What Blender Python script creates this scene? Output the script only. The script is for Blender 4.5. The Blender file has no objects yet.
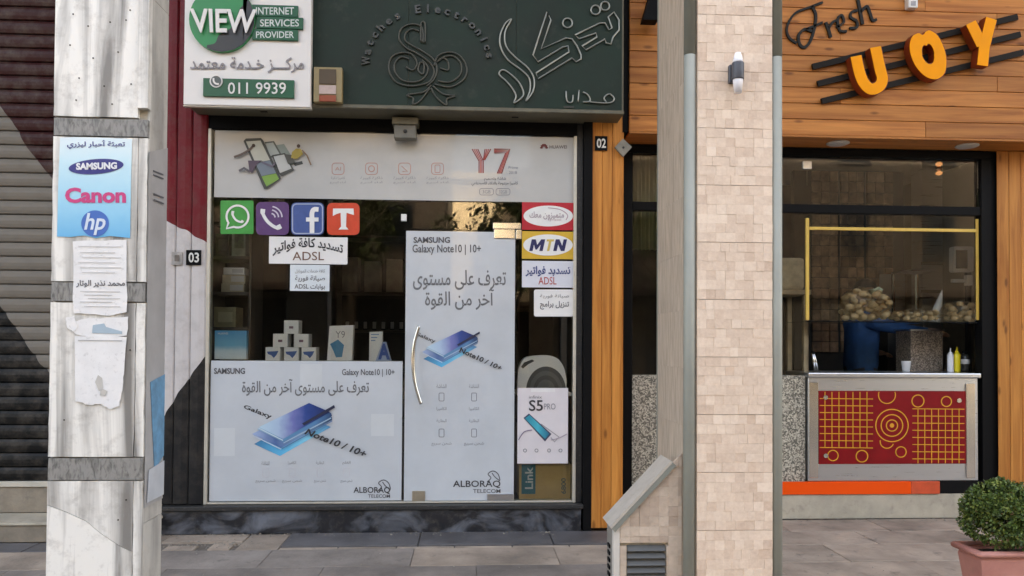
import bpy, bmesh, math, random
from mathutils import Vector, Matrix
random.seed(7)
SC = bpy.context.scene
COL = SC.collection
rad = math.radians

# ------------------------------------------------------------------ camera
F, PY = 773.0, 325.0                       # focal length and principal row, in pixels of the 1024x576 frame
YAW, PITCH, ROLL = rad(3.2), rad(1.1), 0.006
EYE = Vector((0.0, 0.0, 1.47))
fw = Vector((math.sin(YAW)*math.cos(PITCH), math.cos(YAW)*math.cos(PITCH), math.sin(PITCH)))
r0 = Vector((math.cos(YAW), -math.sin(YAW), 0))
u0 = r0.cross(fw)
rt = r0*math.cos(ROLL) + u0*math.sin(ROLL)
up = u0*math.cos(ROLL) - r0*math.sin(ROLL)
cam = bpy.data.cameras.new('camera')
cam.sensor_width = 36.0
cam.lens = 36.0*F/1024.0
cam.shift_y = (PY-288.0)/1024.0
cam.clip_end = 500
camo = bpy.data.objects.new('camera', cam)
COL.objects.link(camo)
m = Matrix((rt, up, -fw)).transposed().to_4x4()
m.translation = EYE
camo.matrix_world = m
SC.camera = camo

# ------------------------------------------------------------------ sky, sun, exposure
W = bpy.data.worlds.new('World'); SC.world = W; W.use_nodes = True
nt = W.node_tree
sky = nt.nodes.new('ShaderNodeTexSky'); sky.sky_type = 'NISHITA'; sky.sun_disc = False
SUN_EL, SUN_AZ = rad(40), rad(18)           # azimuth measured from +Y (behind the shops) towards +X
sky.sun_elevation = SUN_EL; sky.sun_rotation = SUN_AZ
sky.air_density = 0.8; sky.dust_density = 6.0; sky.ozone_density = 0.2
nt.links.new(sky.outputs[0], nt.nodes['Background'].inputs[0])
nt.nodes['Background'].inputs[1].default_value = 0.15
sun = bpy.data.lights.new('sun', 'SUN'); sun.energy = 4.0; sun.angle = rad(0.5); sun.color = (1.0, 0.93, 0.82)
suno = bpy.data.objects.new('sun', sun); COL.objects.link(suno)
sd = Vector((math.sin(SUN_AZ)*math.cos(SUN_EL), math.cos(SUN_AZ)*math.cos(SUN_EL), math.sin(SUN_EL)))
suno.rotation_euler = (-sd).to_track_quat('-Z', 'Y').to_euler()
suno.location = (0, 0, 30)
vs = SC.view_settings
vs.view_transform = 'Standard'; vs.look = 'None'; vs.gamma = 1.0; vs.use_curve_mapping = False
vs.exposure = 3.6
vs.use_white_balance = True; vs.white_balance_temperature = 8900; vs.white_balance_tint = 10
SC.cycles.use_denoising = True
SC.cycles.max_bounces = 10; SC.cycles.diffuse_bounces = 5; SC.cycles.transparent_max_bounces = 16
SC.cycles.sample_clamp_indirect = 6.0

# ------------------------------------------------------------------ pixel -> place
def P(x, y, Y):
    """the point of the plane Y=const seen at pixel (x, y): returns (X, Z)"""
    d = rt*((x-512)/F) + up*((PY-y)/F) + fw
    t = (Y-EYE.y)/d.y
    p = EYE + d*t
    return (p.x, p.z)
def G(x, y, z=0.0):
    d = rt*((x-512)/F) + up*((PY-y)/F) + fw
    p = EYE + d*((z-EYE.z)/d.z)
    return (p.x, p.y)
def RX(x0, y0, x1, y1, Y):
    a, b, c, d = P(x0, y0, Y), P(x1, y0, Y), P(x1, y1, Y), P(x0, y1, Y)
    return ((a[0]+d[0])/2, (b[0]+c[0])/2, (c[1]+d[1])/2, (a[1]+b[1])/2)   # X0, X1, Z0, Z1

# ------------------------------------------------------------------ materials
def lin(c):
    if isinstance(c, str):
        v = [int(c[i:i+2], 16)/255 for i in (0, 2, 4)]
        return tuple(((q+0.055)/1.055)**2.4 if q > 0.04045 else q/12.92 for q in v)
    return tuple(c)
MATS = {}
def newmat(name):
    mt = bpy.data.materials.new(name); mt.use_nodes = True
    MATS[name] = mt
    return mt, mt.node_tree, mt.node_tree.nodes['Principled BSDF']
def node(t, ty, **kw):
    n = t.nodes.new(ty)
    for k, v in kw.items():
        if k.startswith('i_'):
            key = k[2:].replace('_', ' ')
            key = int(key) if key.isdigit() else key
            n.inputs[key].default_value = v
        else: setattr(n, k, v)
    return n
def mat(name, c, rough=0.55, var=0.12, scale=6.0, stretch=(1, 1, 1), bump=0.0, bscale=60.0, metal=0.0, c2=None, per=0.0, coat=0.0, spec=0.5, wear=0.0):
    """noise-varied colour c (to c2), fine bump, roughness variation, optional per-object variation"""
    if name in MATS: return MATS[name]
    mt, t, b = newmat(name)
    c = lin(c); L = t.links.new
    c2 = lin(c2) if c2 else tuple(q*(1-var*2.2) for q in c)
    tc = node(t, 'ShaderNodeTexCoord')
    mp = node(t, 'ShaderNodeMapping'); mp.inputs['Scale'].default_value = stretch
    L(tc.outputs['Object'], mp.inputs['Vector'])
    n1 = node(t, 'ShaderNodeTexNoise', i_Scale=scale, i_Detail=8.0, i_Roughness=0.62)
    vec = mp.outputs[0]
    if per > 0:
        oi = node(t, 'ShaderNodeObjectInfo')
        ad = node(t, 'ShaderNodeVectorMath', operation='ADD')
        ml = node(t, 'ShaderNodeMath', operation='MULTIPLY', i_1=57.0)
        L(oi.outputs['Random'], ml.inputs[0]); L(mp.outputs[0], ad.inputs[0]); L(ml.outputs[0], ad.inputs[1])
        vec = ad.outputs[0]
    L(vec, n1.inputs['Vector'])
    rp = node(t, 'ShaderNodeValToRGB')
    rp.color_ramp.elements[0].position = 0.3; rp.color_ramp.elements[1].position = 0.7
    rp.color_ramp.elements[0].color = (*c2, 1); rp.color_ramp.elements[1].color = (*c, 1)
    L(n1.outputs['Fac'], rp.inputs[0])
    out = rp.outputs[0]
    if per > 0:
        hs = node(t, 'ShaderNodeHueSaturation')
        mr = node(t, 'ShaderNodeMapRange', i_3=1-per, i_4=1+per)
        L(oi.outputs['Random'], mr.inputs[0]); L(mr.outputs[0], hs.inputs['Value']); L(out, hs.inputs['Color'])
        out = hs.outputs[0]
    if wear > 0:
        n3 = node(t, 'ShaderNodeTexNoise', i_Scale=scale*3.1, i_Detail=10.0, i_Roughness=0.7)
        L(mp.outputs[0], n3.inputs['Vector'])
        r3 = node(t, 'ShaderNodeValToRGB')
        r3.color_ramp.elements[0].position = 0.56; r3.color_ramp.elements[1].position = 0.68
        r3.color_ramp.elements[0].color = (0, 0, 0, 1); r3.color_ramp.elements[1].color = (wear,)*3+(1,)
        L(n3.outputs['Fac'], r3.inputs[0])
        mx = node(t, 'ShaderNodeMix', data_type='RGBA'); mx.inputs[7].default_value = (0.16, 0.14, 0.12, 1)
        L(r3.outputs[0], mx.inputs[0]); L(out, mx.inputs[6]); out = mx.outputs[2]
    L(out, b.inputs['Base Color'])
    rr = node(t, 'ShaderNodeMapRange', i_3=max(0.02, rough-0.08), i_4=min(1, rough+0.12))
    L(n1.outputs['Fac'], rr.inputs[0]); L(rr.outputs[0], b.inputs['Roughness'])
    b.inputs['Metallic'].default_value = metal
    b.inputs['Coat Weight'].default_value = coat
    b.inputs['Specular IOR Level'].default_value = spec
    if bump > 0:
        n2 = node(t, 'ShaderNodeTexNoise', i_Scale=bscale, i_Detail=6.0)
        L(mp.outputs[0], n2.inputs['Vector'])
        bp = node(t, 'ShaderNodeBump', i_Strength=bump, i_Distance=0.01)
        L(n2.outputs['Fac'], bp.inputs['Height']); L(bp.outputs[0], b.inputs['Normal'])
    return mt
def ink(c, rough=0.45, var=0.05):
    nm = 'ink_' + (c if isinstance(c, str) else '_'.join('%02d' % int(q*99) for q in c))
    return mat(nm, c, rough, var, 9.0)

# glass: clear sheet that lets light through and mirrors the street
def glassmat(name, tint=(0.88, 0.93, 0.91), boost=1.7, rough=0.0):
    mt, t, b = newmat(name); L = t.links.new
    out = t.nodes['Material Output']
    tr = node(t, 'ShaderNodeBsdfTransparent'); tr.inputs[0].default_value = (*tint, 1)
    gl = node(t, 'ShaderNodeBsdfGlossy'); gl.inputs['Roughness'].default_value = rough
    gl.inputs['Color'].default_value = (1, 1, 1, 1)
    fr = node(t, 'ShaderNodeFresnel', i_IOR=1.5)
    ml = node(t, 'ShaderNodeMath', operation='MULTIPLY', i_1=boost); ml.use_clamp = True
    L(fr.outputs[0], ml.inputs[0])
    mx = node(t, 'ShaderNodeMixShader')
    L(ml.outputs[0], mx.inputs[0]); L(tr.outputs[0], mx.inputs[1]); L(gl.outputs[0], mx.inputs[2])
    L(mx.outputs[0], out.inputs['Surface'])
    return mt
GLASS = glassmat('shop_glass', (0.95, 0.97, 0.96), 0.95)
FILM = glassmat('clear_film', (0.8, 0.85, 0.86), 2.2, 0.12)
BAG = glassmat('bag_film', (0.97, 0.96, 0.93), 0.7, 0.25)

def woodmat(name, c, c2, axis):
    """planed boards: long grain along axis, knots, each board a shade of its own"""
    mt, t, b = newmat(name); L = t.links.new
    tc = node(t, 'ShaderNodeTexCoord'); oi = node(t, 'ShaderNodeObjectInfo')
    mp = node(t, 'ShaderNodeMapping')
    s = [22, 22, 22]; s[axis] = 1.2
    mp.inputs['Scale'].default_value = s
    ad = node(t, 'ShaderNodeVectorMath', operation='ADD')
    ml = node(t, 'ShaderNodeMath', operation='MULTIPLY', i_1=91.0)
    L(oi.outputs['Random'], ml.inputs[0]); L(tc.outputs['Object'], mp.inputs['Vector'])
    L(mp.outputs[0], ad.inputs[0]); L(ml.outputs[0], ad.inputs[1])
    n1 = node(t, 'ShaderNodeTexNoise', i_Scale=1.0, i_Detail=9.0, i_Roughness=0.6, i_Distortion=0.6)
    L(ad.outputs[0], n1.inputs['Vector'])
    rp = node(t, 'ShaderNodeValToRGB')
    rp.color_ramp.elements[0].position = 0.32; rp.color_ramp.elements[1].position = 0.66
    rp.color_ramp.elements[0].color = (*lin(c2), 1); rp.color_ramp.elements[1].color = (*lin(c), 1)
    L(n1.outputs['Fac'], rp.inputs[0])
    # knots: sparse dark spots
    mk = node(t, 'ShaderNodeMapping')
    s2 = [9, 9, 9]; s2[axis] = 3.2
    mk.inputs['Scale'].default_value = s2
    L(tc.outputs['Object'], mk.inputs['Vector'])
    ak = node(t, 'ShaderNodeVectorMath', operation='ADD')
    L(mk.outputs[0], ak.inputs[0]); L(ml.outputs[0], ak.inputs[1])
    vo = node(t, 'ShaderNodeTexVoronoi', i_Scale=1.0)
    L(ak.outputs[0], vo.inputs['Vector'])
    kr = node(t, 'ShaderNodeValToRGB')
    kr.color_ramp.elements[0].position = 0.07; kr.color_ramp.elements[1].position = 0.16
    kr.color_ramp.elements[0].color = (0.35, 0.3, 0.28, 1); kr.color_ramp.elements[1].color = (1, 1, 1, 1)
    L(vo.outputs['Distance'], kr.inputs[0])
    mx = node(t, 'ShaderNodeMix', data_type='RGBA', blend_type='MULTIPLY'); mx.inputs[0].default_value = 0.8
    L(rp.outputs[0], mx.inputs[6]); L(kr.outputs[0], mx.inputs[7])
    hs = node(t, 'ShaderNodeHueSaturation')
    mr = node(t, 'ShaderNodeMapRange', i_3=0.8, i_4=1.14)
    L(oi.outputs['Random'], mr.inputs[0]); L(mr.outputs[0], hs.inputs['Value']); L(mx.outputs[2], hs.inputs['Color'])
    L(hs.outputs[0], b.inputs['Base Color'])
    b.inputs['Roughness'].default_value = 0.5; b.inputs['Specular IOR Level'].default_value = 0.25
    bp = node(t, 'ShaderNodeBump', i_Strength=0.25, i_Distance=0.004)
    L(n1.outputs['Fac'], bp.inputs['Height']); L(bp.outputs[0], b.inputs['Normal'])
    return mt
WOODH = woodmat('wood_boards_level', 'c98446', '9c5b2c', 0)
WOODV = woodmat('wood_boards_upright', 'cd8944', 'a4622b', 2)

def marble(name, base, vein, streak, vscale, rough=0.35, axis=2, dirt=0.0):
    mt, t, b = newmat(name); L = t.links.new
    tc = node(t, 'ShaderNodeTexCoord'); mp = node(t, 'ShaderNodeMapping')
    s = [vscale]*3; s[axis] = vscale/streak
    mp.inputs['Scale'].default_value = s
    oi = node(t, 'ShaderNodeObjectInfo')
    ml = node(t, 'ShaderNodeMath', operation='MULTIPLY', i_1=33.0); L(oi.outputs['Random'], ml.inputs[0])
    ad = node(t, 'ShaderNodeVectorMath', operation='ADD')
    L(tc.outputs['Object'], mp.inputs['Vector']); L(mp.outputs[0], ad.inputs[0]); L(ml.outputs[0], ad.inputs[1])
    n1 = node(t, 'ShaderNodeTexNoise', i_Scale=1.0, i_Detail=8.0, i_Roughness=0.55, i_Distortion=0.8)
    L(ad.outputs[0], n1.inputs['Vector'])
    rp = node(t, 'ShaderNodeValToRGB'); e = rp.color_ramp.elements
    e[0].position = 0.34; e[1].position = 0.56
    e[0].color = (*lin(vein), 1); e[1].color = (*lin(base), 1)
    L(n1.outputs['Fac'], rp.inputs[0]); out = rp.outputs[0]
    n2 = node(t, 'ShaderNodeTexNoise', i_Scale=14.0, i_Detail=8.0, i_Roughness=0.7)
    L(tc.outputs['Object'], n2.inputs['Vector'])
    if dirt > 0:
        r2 = node(t, 'ShaderNodeValToRGB')
        r2.color_ramp.elements[0].position = 0.5; r2.color_ramp.elements[1].position = 0.72
        r2.color_ramp.elements[0].color = (0, 0, 0, 1); r2.color_ramp.elements[1].color = (dirt,)*3+(1,)
        L(n2.outputs['Fac'], r2.inputs[0])
        mx = node(t, 'ShaderNodeMix', data_type='RGBA'); mx.inputs[7].default_value = (0.2, 0.17, 0.14, 1)
        L(r2.outputs[0], mx.inputs[0]); L(out, mx.inputs[6]); out = mx.outputs[2]
    L(out, b.inputs['Base Color'])
    rr = node(t, 'ShaderNodeMapRange', i_3=rough-0.1, i_4=rough+0.25); L(n2.outputs['Fac'], rr.inputs[0]); L(rr.outputs[0], b.inputs['Roughness'])
    bp = node(t, 'ShaderNodeBump', i_Strength=0.12, i_Distance=0.004); L(n2.outputs['Fac'], bp.inputs['Height']); L(bp.outputs[0], b.inputs['Normal'])
    return mt
MARBLE_W = marble('white_streaked_marble', 'e8e5dd', '7f7c77', 14.0, 9.0, 0.35, 2, 0.4)
MARBLE_G = marble('grey_granite_band', '8b8984', '5c5b58', 0.35, 22.0, 0.45, 0, 0.2)
MARBLE_B = marble('black_clouded_marble', '1c1e23', '6b7079', 1.6, 5.0, 0.35, 0, 0.3)
MARBLE_S = marble('pale_side_marble', 'bdbab2', '9b9892', 6.0, 7.0, 0.45, 2, 0.35)

def speckle(name, cols, scale, rough=0.4):
    mt, t, b = newmat(name); L = t.links.new
    tc = node(t, 'ShaderNodeTexCoord')
    v = node(t, 'ShaderNodeTexVoronoi', i_Scale=scale); L(tc.outputs['Object'], v.inputs['Vector'])
    sp = node(t, 'ShaderNodeSeparateColor'); L(v.outputs['Color'], sp.inputs[0])
    rp = node(t, 'ShaderNodeValToRGB'); rp.color_ramp.interpolation = 'CONSTANT'
    e = rp.color_ramp.elements
    e[0].color = (*lin(cols[0]), 1); e[1].position = 0.3; e[1].color = (*lin(cols[1]), 1)
    for i, c in enumerate(cols[2:]):
        q = e.new(0.6+0.2*i); q.color = (*lin(c), 1)
    L(sp.outputs[0], rp.inputs[0]); L(rp.outputs[0], b.inputs['Base Color']); b.inputs['Roughness'].default_value = rough
    return mt
GRANITE = speckle('speckled_granite', ['5f5c54', 'a8a294', '7d776b', 'c2bcab'], 95.0)

def mosaic_mat(name, cA, cB):
    """stone squares: each square's own tone sits in a colour attribute"""
    mt, t, b = newmat(name); L = t.links.new
    at = node(t, 'ShaderNodeAttribute', attribute_name='tone')
    tc = node(t, 'ShaderNodeTexCoord')
    n = node(t, 'ShaderNodeTexNoise', i_Scale=45.0, i_Detail=8.0, i_Roughness=0.7); L(tc.outputs['Object'], n.inputs['Vector'])
    mx = node(t, 'ShaderNodeMix', data_type='RGBA'); mx.inputs[6].default_value = (*lin(cA), 1); mx.inputs[7].default_value = (*lin(cB), 1)
    ma = node(t, 'ShaderNodeMath', operation='MULTIPLY_ADD', i_1=1.3, i_2=-0.65); L(n.outputs['Fac'], ma.inputs[0])
    a2 = node(t, 'ShaderNodeMath', operation='ADD'); a2.use_clamp = True
    L(at.outputs['Fac'], a2.inputs[0]); L(ma.outputs[0], a2.inputs[1])
    L(a2.outputs[0], mx.inputs[0]); L(mx.outputs[2], b.inputs['Base Color'])
    b.inputs['Roughness'].default_value = 0.7
    bp = node(t, 'ShaderNodeBump', i_Strength=0.35, i_Distance=0.004); L(n.outputs['Fac'], bp.inputs['Height']); L(bp.outputs[0], b.inputs['Normal'])
    return mt
MOSAIC = mosaic_mat('beige_mosaic_stone', 'c4a892', 'e7d2bd')
TRAV = mat('side_travertine', 'cbb8a4', 0.7, 0.14, 3.0, (14, 14, 2.0), 0.3, 50.0, c2='a3917f', per=0.02)

def mural(name, red, white, black, x0, za0, za1, x1, zb0, zb1, rough, wear):
    """paint on metal: red above a slanting edge, white below it, black below a second slanting edge"""
    mt, t, b = newmat(name); L = t.links.new
    tc = node(t, 'ShaderNodeTexCoord'); sx = node(t, 'ShaderNodeSeparateXYZ'); L(tc.outputs['Object'], sx.inputs[0])
    n = node(t, 'ShaderNodeTexNoise', i_Scale=1.6, i_Detail=3.0); L(tc.outputs['Object'], n.inputs['Vector'])
    nn = node(t, 'ShaderNodeMath', operation='MULTIPLY_ADD', i_1=0.34, i_2=-0.17); L(n.outputs['Fac'], nn.inputs[0])
    zz = node(t, 'ShaderNodeMath', operation='ADD'); L(sx.outputs['Z'], zz.inputs[0]); L(nn.outputs[0], zz.inputs[1])
    def mask(za, zb):
        mr = node(t, 'ShaderNodeMapRange', i_1=x0, i_2=x1, i_3=za, i_4=zb); mr.clamp = False; L(sx.outputs['X'], mr.inputs[0])
        g = node(t, 'ShaderNodeMath', operation='GREATER_THAN'); L(zz.outputs[0], g.inputs[0]); L(mr.outputs[0], g.inputs[1])
        return g.outputs[0]
    m1 = node(t, 'ShaderNodeMix', data_type='RGBA'); m1.inputs[6].default_value = (*lin(black), 1); m1.inputs[7].default_value = (*lin(white), 1)
    L(mask(zb0, zb1), m1.inputs[0])
    m2 = node(t, 'ShaderNodeMix', data_type='RGBA'); m2.inputs[7].default_value = (*lin(red), 1)
    L(mask(za0, za1), m2.inputs[0]); L(m1.outputs[2], m2.inputs[6])
    n2 = node(t, 'ShaderNodeTexNoise', i_Scale=9.0, i_Detail=10.0, i_Roughness=0.7); L(tc.outputs['Object'], n2.inputs['Vector'])
    r = node(t, 'ShaderNodeValToRGB'); r.color_ramp.elements[0].position = 0.45; r.color_ramp.elements[1].position = 0.75
    r.color_ramp.elements[0].color = (0, 0, 0, 1); r.color_ramp.elements[1].color = (wear,)*3+(1,)
    L(n2.outputs['Fac'], r.inputs[0])
    m3 = node(t, 'ShaderNodeMix', data_type='RGBA'); m3.inputs[7].default_value = (0.13, 0.11, 0.09, 1)
    L(r.outputs[0], m3.inputs[0]); L(m2.outputs[2], m3.inputs[6]); L(m3.outputs[2], b.inputs['Base Color'])
    b.inputs['Roughness'].default_value = rough; b.inputs['Specular IOR Level'].default_value = 0.2
    return mt

M_BLACK = mat('black_powder_coat', (0.005, 0.005, 0.0055), 0.55, 0.1, 5, spec=0.1)
M_DARKFRAME = mat('dark_worn_frame', (0.03, 0.03, 0.03), 0.5, 0.2, 12, wear=0.4)
M_ALU = mat('pale_aluminium', 'cfcabd', 0.4, 0.08, 9, metal=0.35)
M_STEEL = mat('brushed_steel', (0.60, 0.63, 0.67), 0.28, 0.015, 3, (1, 1, 30), metal=1.0)
M_CHROME = mat('polished_steel', (0.72, 0.7, 0.66), 0.18, 0.05, 3, metal=1.0)
M_VINYL = mat('white_vinyl', (0.54, 0.58, 0.615), 0.3, 0.06, 2.0, coat=0.3, bump=0.06, bscale=5.0)
M_VINYL2 = mat('grey_white_vinyl', (0.47, 0.47, 0.455), 0.3, 0.06, 2.0, coat=0.3, bump=0.06, bscale=5.0)
M_PAPER = mat('white_paper', (0.78, 0.77, 0.75), 0.75, 0.04, 5)
M_TORN = mat('weathered_paper', (0.80, 0.79, 0.77), 0.85, 0.05, 14, wear=0.25)
M_WHITE = mat('white_plastic', (0.78, 0.77, 0.75), 0.4, 0.03, 4)
M_GREENBOX = mat('dark_green_sign_metal', (0.010, 0.030, 0.020), 0.55, 0.2, 2.5, bump=0.05, c2=(0.010, 0.018, 0.012), wear=0.10, spec=0.3)
M_TRIMTUBE = mat('sign_outline_metal', (0.20, 0.21, 0.19), 0.4, 0.1, 8, metal=0.5)
M_DARKLET = mat('dark_sign_letters', (0.028, 0.03, 0.022), 0.35, 0.1, 8)
M_SIGNTRIM = mat('sign_edge_trim', '6f6a58', 0.5, 0.2, 6, wear=0.4)
M_CORNER = mat('grey_green_corner_trim', '97998f', 0.55, 0.08, 4, metal=0.1)
M_CONC = mat('pale_concrete', (0.48, 0.43, 0.34), 0.85, 0.14, 5, bump=0.3, wear=0.35)
M_STEPS = mat('worn_step_stone', (0.30, 0.25, 0.19), 0.8, 0.2, 6, bump=0.3, wear=0.6)
M_ORANGE = mat('orange_plastic_strip', 'f5500f', 0.5, 0.03, 4, spec=0.2)
M_PAVE = mat('paving_slab_stone', (0.49, 0.395, 0.315), 0.8, 0.26, 2.2, bump=0.5, bscale=35, per=0.07, wear=0.75)
M_PAVE_D = mat('dark_paving_granite', (0.15, 0.145, 0.15), 0.5, 0.22, 4, bump=0.2, per=0.1, wear=0.45)
M_MORTAR = mat('dark_mortar', (0.20, 0.17, 0.14), 0.95, 0.2, 20, bump=0.4)
M_ASPH = mat('asphalt', (0.05, 0.05, 0.052), 0.9, 0.2, 30, bump=0.3)
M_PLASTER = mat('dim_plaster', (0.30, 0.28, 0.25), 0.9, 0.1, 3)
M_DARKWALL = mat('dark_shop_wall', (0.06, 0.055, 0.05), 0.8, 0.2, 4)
M_CARD = mat('brown_cardboard', 'b89d6c', 0.8, 0.1, 8, per=0.1)
M_TERRA = mat('terracotta_plastic', 'c78b7e', 0.55, 0.1, 6, c2='b0746a', wear=0.2)
M_LEAF = mat('clipped_leaves', (0.12, 0.19, 0.035), 0.5, 0.3, 22, c2=(0.045, 0.085, 0.016))
M_TREE = mat('street_tree_leaves', (0.10, 0.13, 0.03), 0.6, 0.3, 3, c2=(0.05, 0.07, 0.018))
M_BARK = mat('bark', (0.12, 0.09, 0.06), 0.9, 0.3, 9, bump=0.5)

# ------------------------------------------------------------------ objects
def thing(name, label, cat, loc=(0, 0, 0), group=None):
    o = bpy.data.objects.new(name, None); COL.objects.link(o)
    o.location = loc; o.empty_display_size = 0.1
    o['label'] = label; o['category'] = cat
    if group: o['group'] = group
    return o
def tag(o, label, cat, group=None):
    o['label'] = label; o['category'] = cat
    if group: o['group'] = group
    return o
def structure(o):
    o['kind'] = 'structure'; return o
def stuff(o):
    o['kind'] = 'stuff'; return o
ORIGIN = {}
def link(name, me, mats, parent=None, smooth=False, origin=None):
    """mesh whose vertices are world coordinates; its origin moves to the middle of its foot"""
    if not isinstance(mats, (list, tuple)): mats = [mats]
    if not me.materials:
        for q in mats: me.materials.append(q)
    if smooth:
        for p in me.polygons: p.use_smooth = True
    o = bpy.data.objects.new(name, me); COL.objects.link(o)
    if parent is not None:
        o.parent = parent
        o.matrix_parent_inverse = Matrix.Translation(-ORIGIN.get(parent.name, Vector(parent.location)))
        ORIGIN[o.name] = Vector((0, 0, 0))
        if parent.name not in ORIGIN: ORIGIN[parent.name] = Vector(parent.location)
    else:
        ORIGIN[o.name] = Vector((0, 0, 0))
    return o
def from_bm(name, bm, mats, parent=None, smooth=False):
    bmesh.ops.recalc_face_normals(bm, faces=bm.faces)
    me = bpy.data.meshes.new(name); bm.to_mesh(me); bm.free()
    return link(name, me, mats, parent, smooth)
def bm_box(bm, x0, x1, y0, y1, z0, z1, bev=0.0):
    vs_ = [bm.verts.new((x, y, z)) for x in (x0, x1) for y in (y0, y1) for z in (z0, z1)]
    fs = []
    for q in ((0, 1, 3, 2), (4, 6, 7, 5), (0, 4, 5, 1), (2, 3, 7, 6), (0, 2, 6, 4), (1, 5, 7, 3)):
        fs.append(bm.faces.new([vs_[i] for i in q]))
    if bev > 0:
        bmesh.ops.recalc_face_normals(bm, faces=fs)
        es = {e for f in fs for e in f.edges}
        bmesh.ops.bevel(bm, geom=list(es), offset=bev, segments=1 if bev < 0.006 else 2, affect='EDGES', profile=0.6)
def box(name, x0, x1, y0, y1, z0, z1, mt, parent=None, bev=0.0):
    bm = bmesh.new(); bm_box(bm, min(x0, x1), max(x0, x1), min(y0, y1), max(y0, y1), min(z0, z1), max(z0, z1), bev)
    return from_bm(name, bm, mt, parent)
def pbox(name, x0, y0, x1, y1, Y, depth, mt, parent=None, bev=0.0):
    """a box whose front face at Y covers the pixel rectangle"""
    a = RX(x0, y0, x1, y1, Y)
    return box(name, a[0], a[1], Y, Y+depth, a[2], a[3], mt, parent, bev)
def bm_prism(bm, pts, Yf, Yb):
    f = [bm.verts.new((x, Yf, z)) for x, z in pts]; b = [bm.verts.new((x, Yb, z)) for x, z in pts]
    n = len(pts)
    bm.faces.new(f); bm.faces.new(b[::-1])
    for i in range(n): bm.faces.new((f[i], f[(i+1) % n], b[(i+1) % n], b[i]))
def prism(name, pts, Yf, Yb, mt, parent=None):
    bm = bmesh.new(); bm_prism(bm, pts, Yf, Yb)
    return from_bm(name, bm, mt, parent)
def pprism(name, px, Y, depth, mt, parent=None):
    return prism(name, [P(x, y, Y) for x, y in px], Y, Y+depth, mt, parent)
def ell(cx, cy, rx, ry, n=32, a0=0, a1=360):
    full = abs(a1-a0) >= 360
    return [(cx+rx*math.cos(rad(a0+(a1-a0)*i/(n if full else n-1))), cy-ry*math.sin(rad(a0+(a1-a0)*i/(n if full else n-1)))) for i in range(n)]
def rrect(x0, y0, x1, y1, r, n=5):
    out = []
    for cx, cy, a in ((x1-r, y0+r, 0), (x0+r, y0+r, 90), (x0+r, y1-r, 180), (x1-r, y1-r, 270)):
        for i in range(n):
            t = rad(a+90*i/(n-1)); out.append((cx+r*math.cos(t), cy-r*math.sin(t)))
    return out
def spline(pts, n=6, closed=False):
    """Catmull-Rom through the points"""
    out = []; N = len(pts)
    rng = range(N if closed else N-1)
    for i in rng:
        p = [pts[(i+k-1) % N] if closed else pts[max(0, min(N-1, i+k-1))] for k in range(4)]
        for j in range(n):
            t = j/n
            out.append(tuple(0.5*((2*b) + (-a+c)*t + (2*a-5*b+4*c-d)*t*t + (-a+3*b-3*c+d)*t**3) for a, b, c, d in zip(*p)))
    if not closed: out.append(tuple(pts[-1]))
    return out
def bm_tube(bm, pts, r, n=6, closed=False):
    pts = [Vector(p) for p in pts]; N = len(pts); rings = []
    for i, p in enumerate(pts):
        a = pts[(i-1) % N] if closed or i > 0 else p
        b = pts[(i+1) % N] if closed or i < N-1 else p
        d = (b-a); d = d.normalized() if d.length > 1e-9 else Vector((0, 0, 1))
        ref = Vector((0, 1, 0)) if abs(d.y) < 0.9 else Vector((1, 0, 0))
        u = d.cross(ref).normalized(); v = d.cross(u)
        rr = r[i] if isinstance(r, (list, tuple)) else r
        rings.append([bm.verts.new(p+(u*math.cos(2*math.pi*k/n)+v*math.sin(2*math.pi*k/n))*rr) for k in range(n)])
    for i in range(N if closed else N-1):
        A, B = rings[i], rings[(i+1) % N]
        for k in range(n): bm.faces.new((A[k], A[(k+1) % n], B[(k+1) % n], B[k]))
    if not closed:
        bm.faces.new(rings[0][::-1]); bm.faces.new(rings[-1])
def tube(name, pts, r, mt, parent=None, n=8, closed=False):
    bm = bmesh.new(); bm_tube(bm, pts, r, n, closed)
    return from_bm(name, bm, mt, parent, True)
def ptube(name, px, Y, r, mt, parent=None, closed=False, n=6):
    return tube(name, [(P(x, y, Y)[0], Y, P(x, y, Y)[1]) for x, y in px], r, mt, parent, n, closed)
def bm_ribbon(bm, pts, w, Yf, Yb, closed=False):
    """flat stroke of width w along XZ points; w may be a list"""
    N = len(pts); L_, R_ = [], []
    for i, p in enumerate(pts):
        a = pts[(i-1) % N] if closed or i > 0 else p
        b = pts[(i+1) % N] if closed or i < N-1 else p
        dx, dz = b[0]-a[0], b[1]-a[1]; l = math.hypot(dx, dz) or 1
        ww = (w[i] if isinstance(w, (list, tuple)) else w)/2
        L_.append((p[0]-dz/l*ww, p[1]+dx/l*ww)); R_.append((p[0]+dz/l*ww, p[1]-dx/l*ww))
    V = [[bm.verts.new((q[0], y, q[1])) for q in S] for S in (L_, R_) for y in (Yf, Yb)]
    lf, lb, rf, rb = V
    for i in range(N if closed else N-1):
        j = (i+1) % N
        for A, B in ((lf, rf), (rf, rb), (rb, lb), (lb, lf)):
            bm.faces.new((A[i], A[j], B[j], B[i]))
    if not closed:
        bm.faces.new((lf[0], rf[0], rb[0], lb[0])); bm.faces.new((lf[-1], lb[-1], rb[-1], rf[-1]))
def pstroke(name, px, wpx, Y, depth, mt, parent=None, closed=False):
    k = Y/F*1.0
    bm = bmesh.new()
    w = [q*k for q in wpx] if isinstance(wpx, (list, tuple)) else wpx*k
    bm_ribbon(bm, [P(x, y, Y) for x, y in px], w, Y, Y+depth, closed)
    return from_bm(name, bm, mt, parent)
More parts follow.
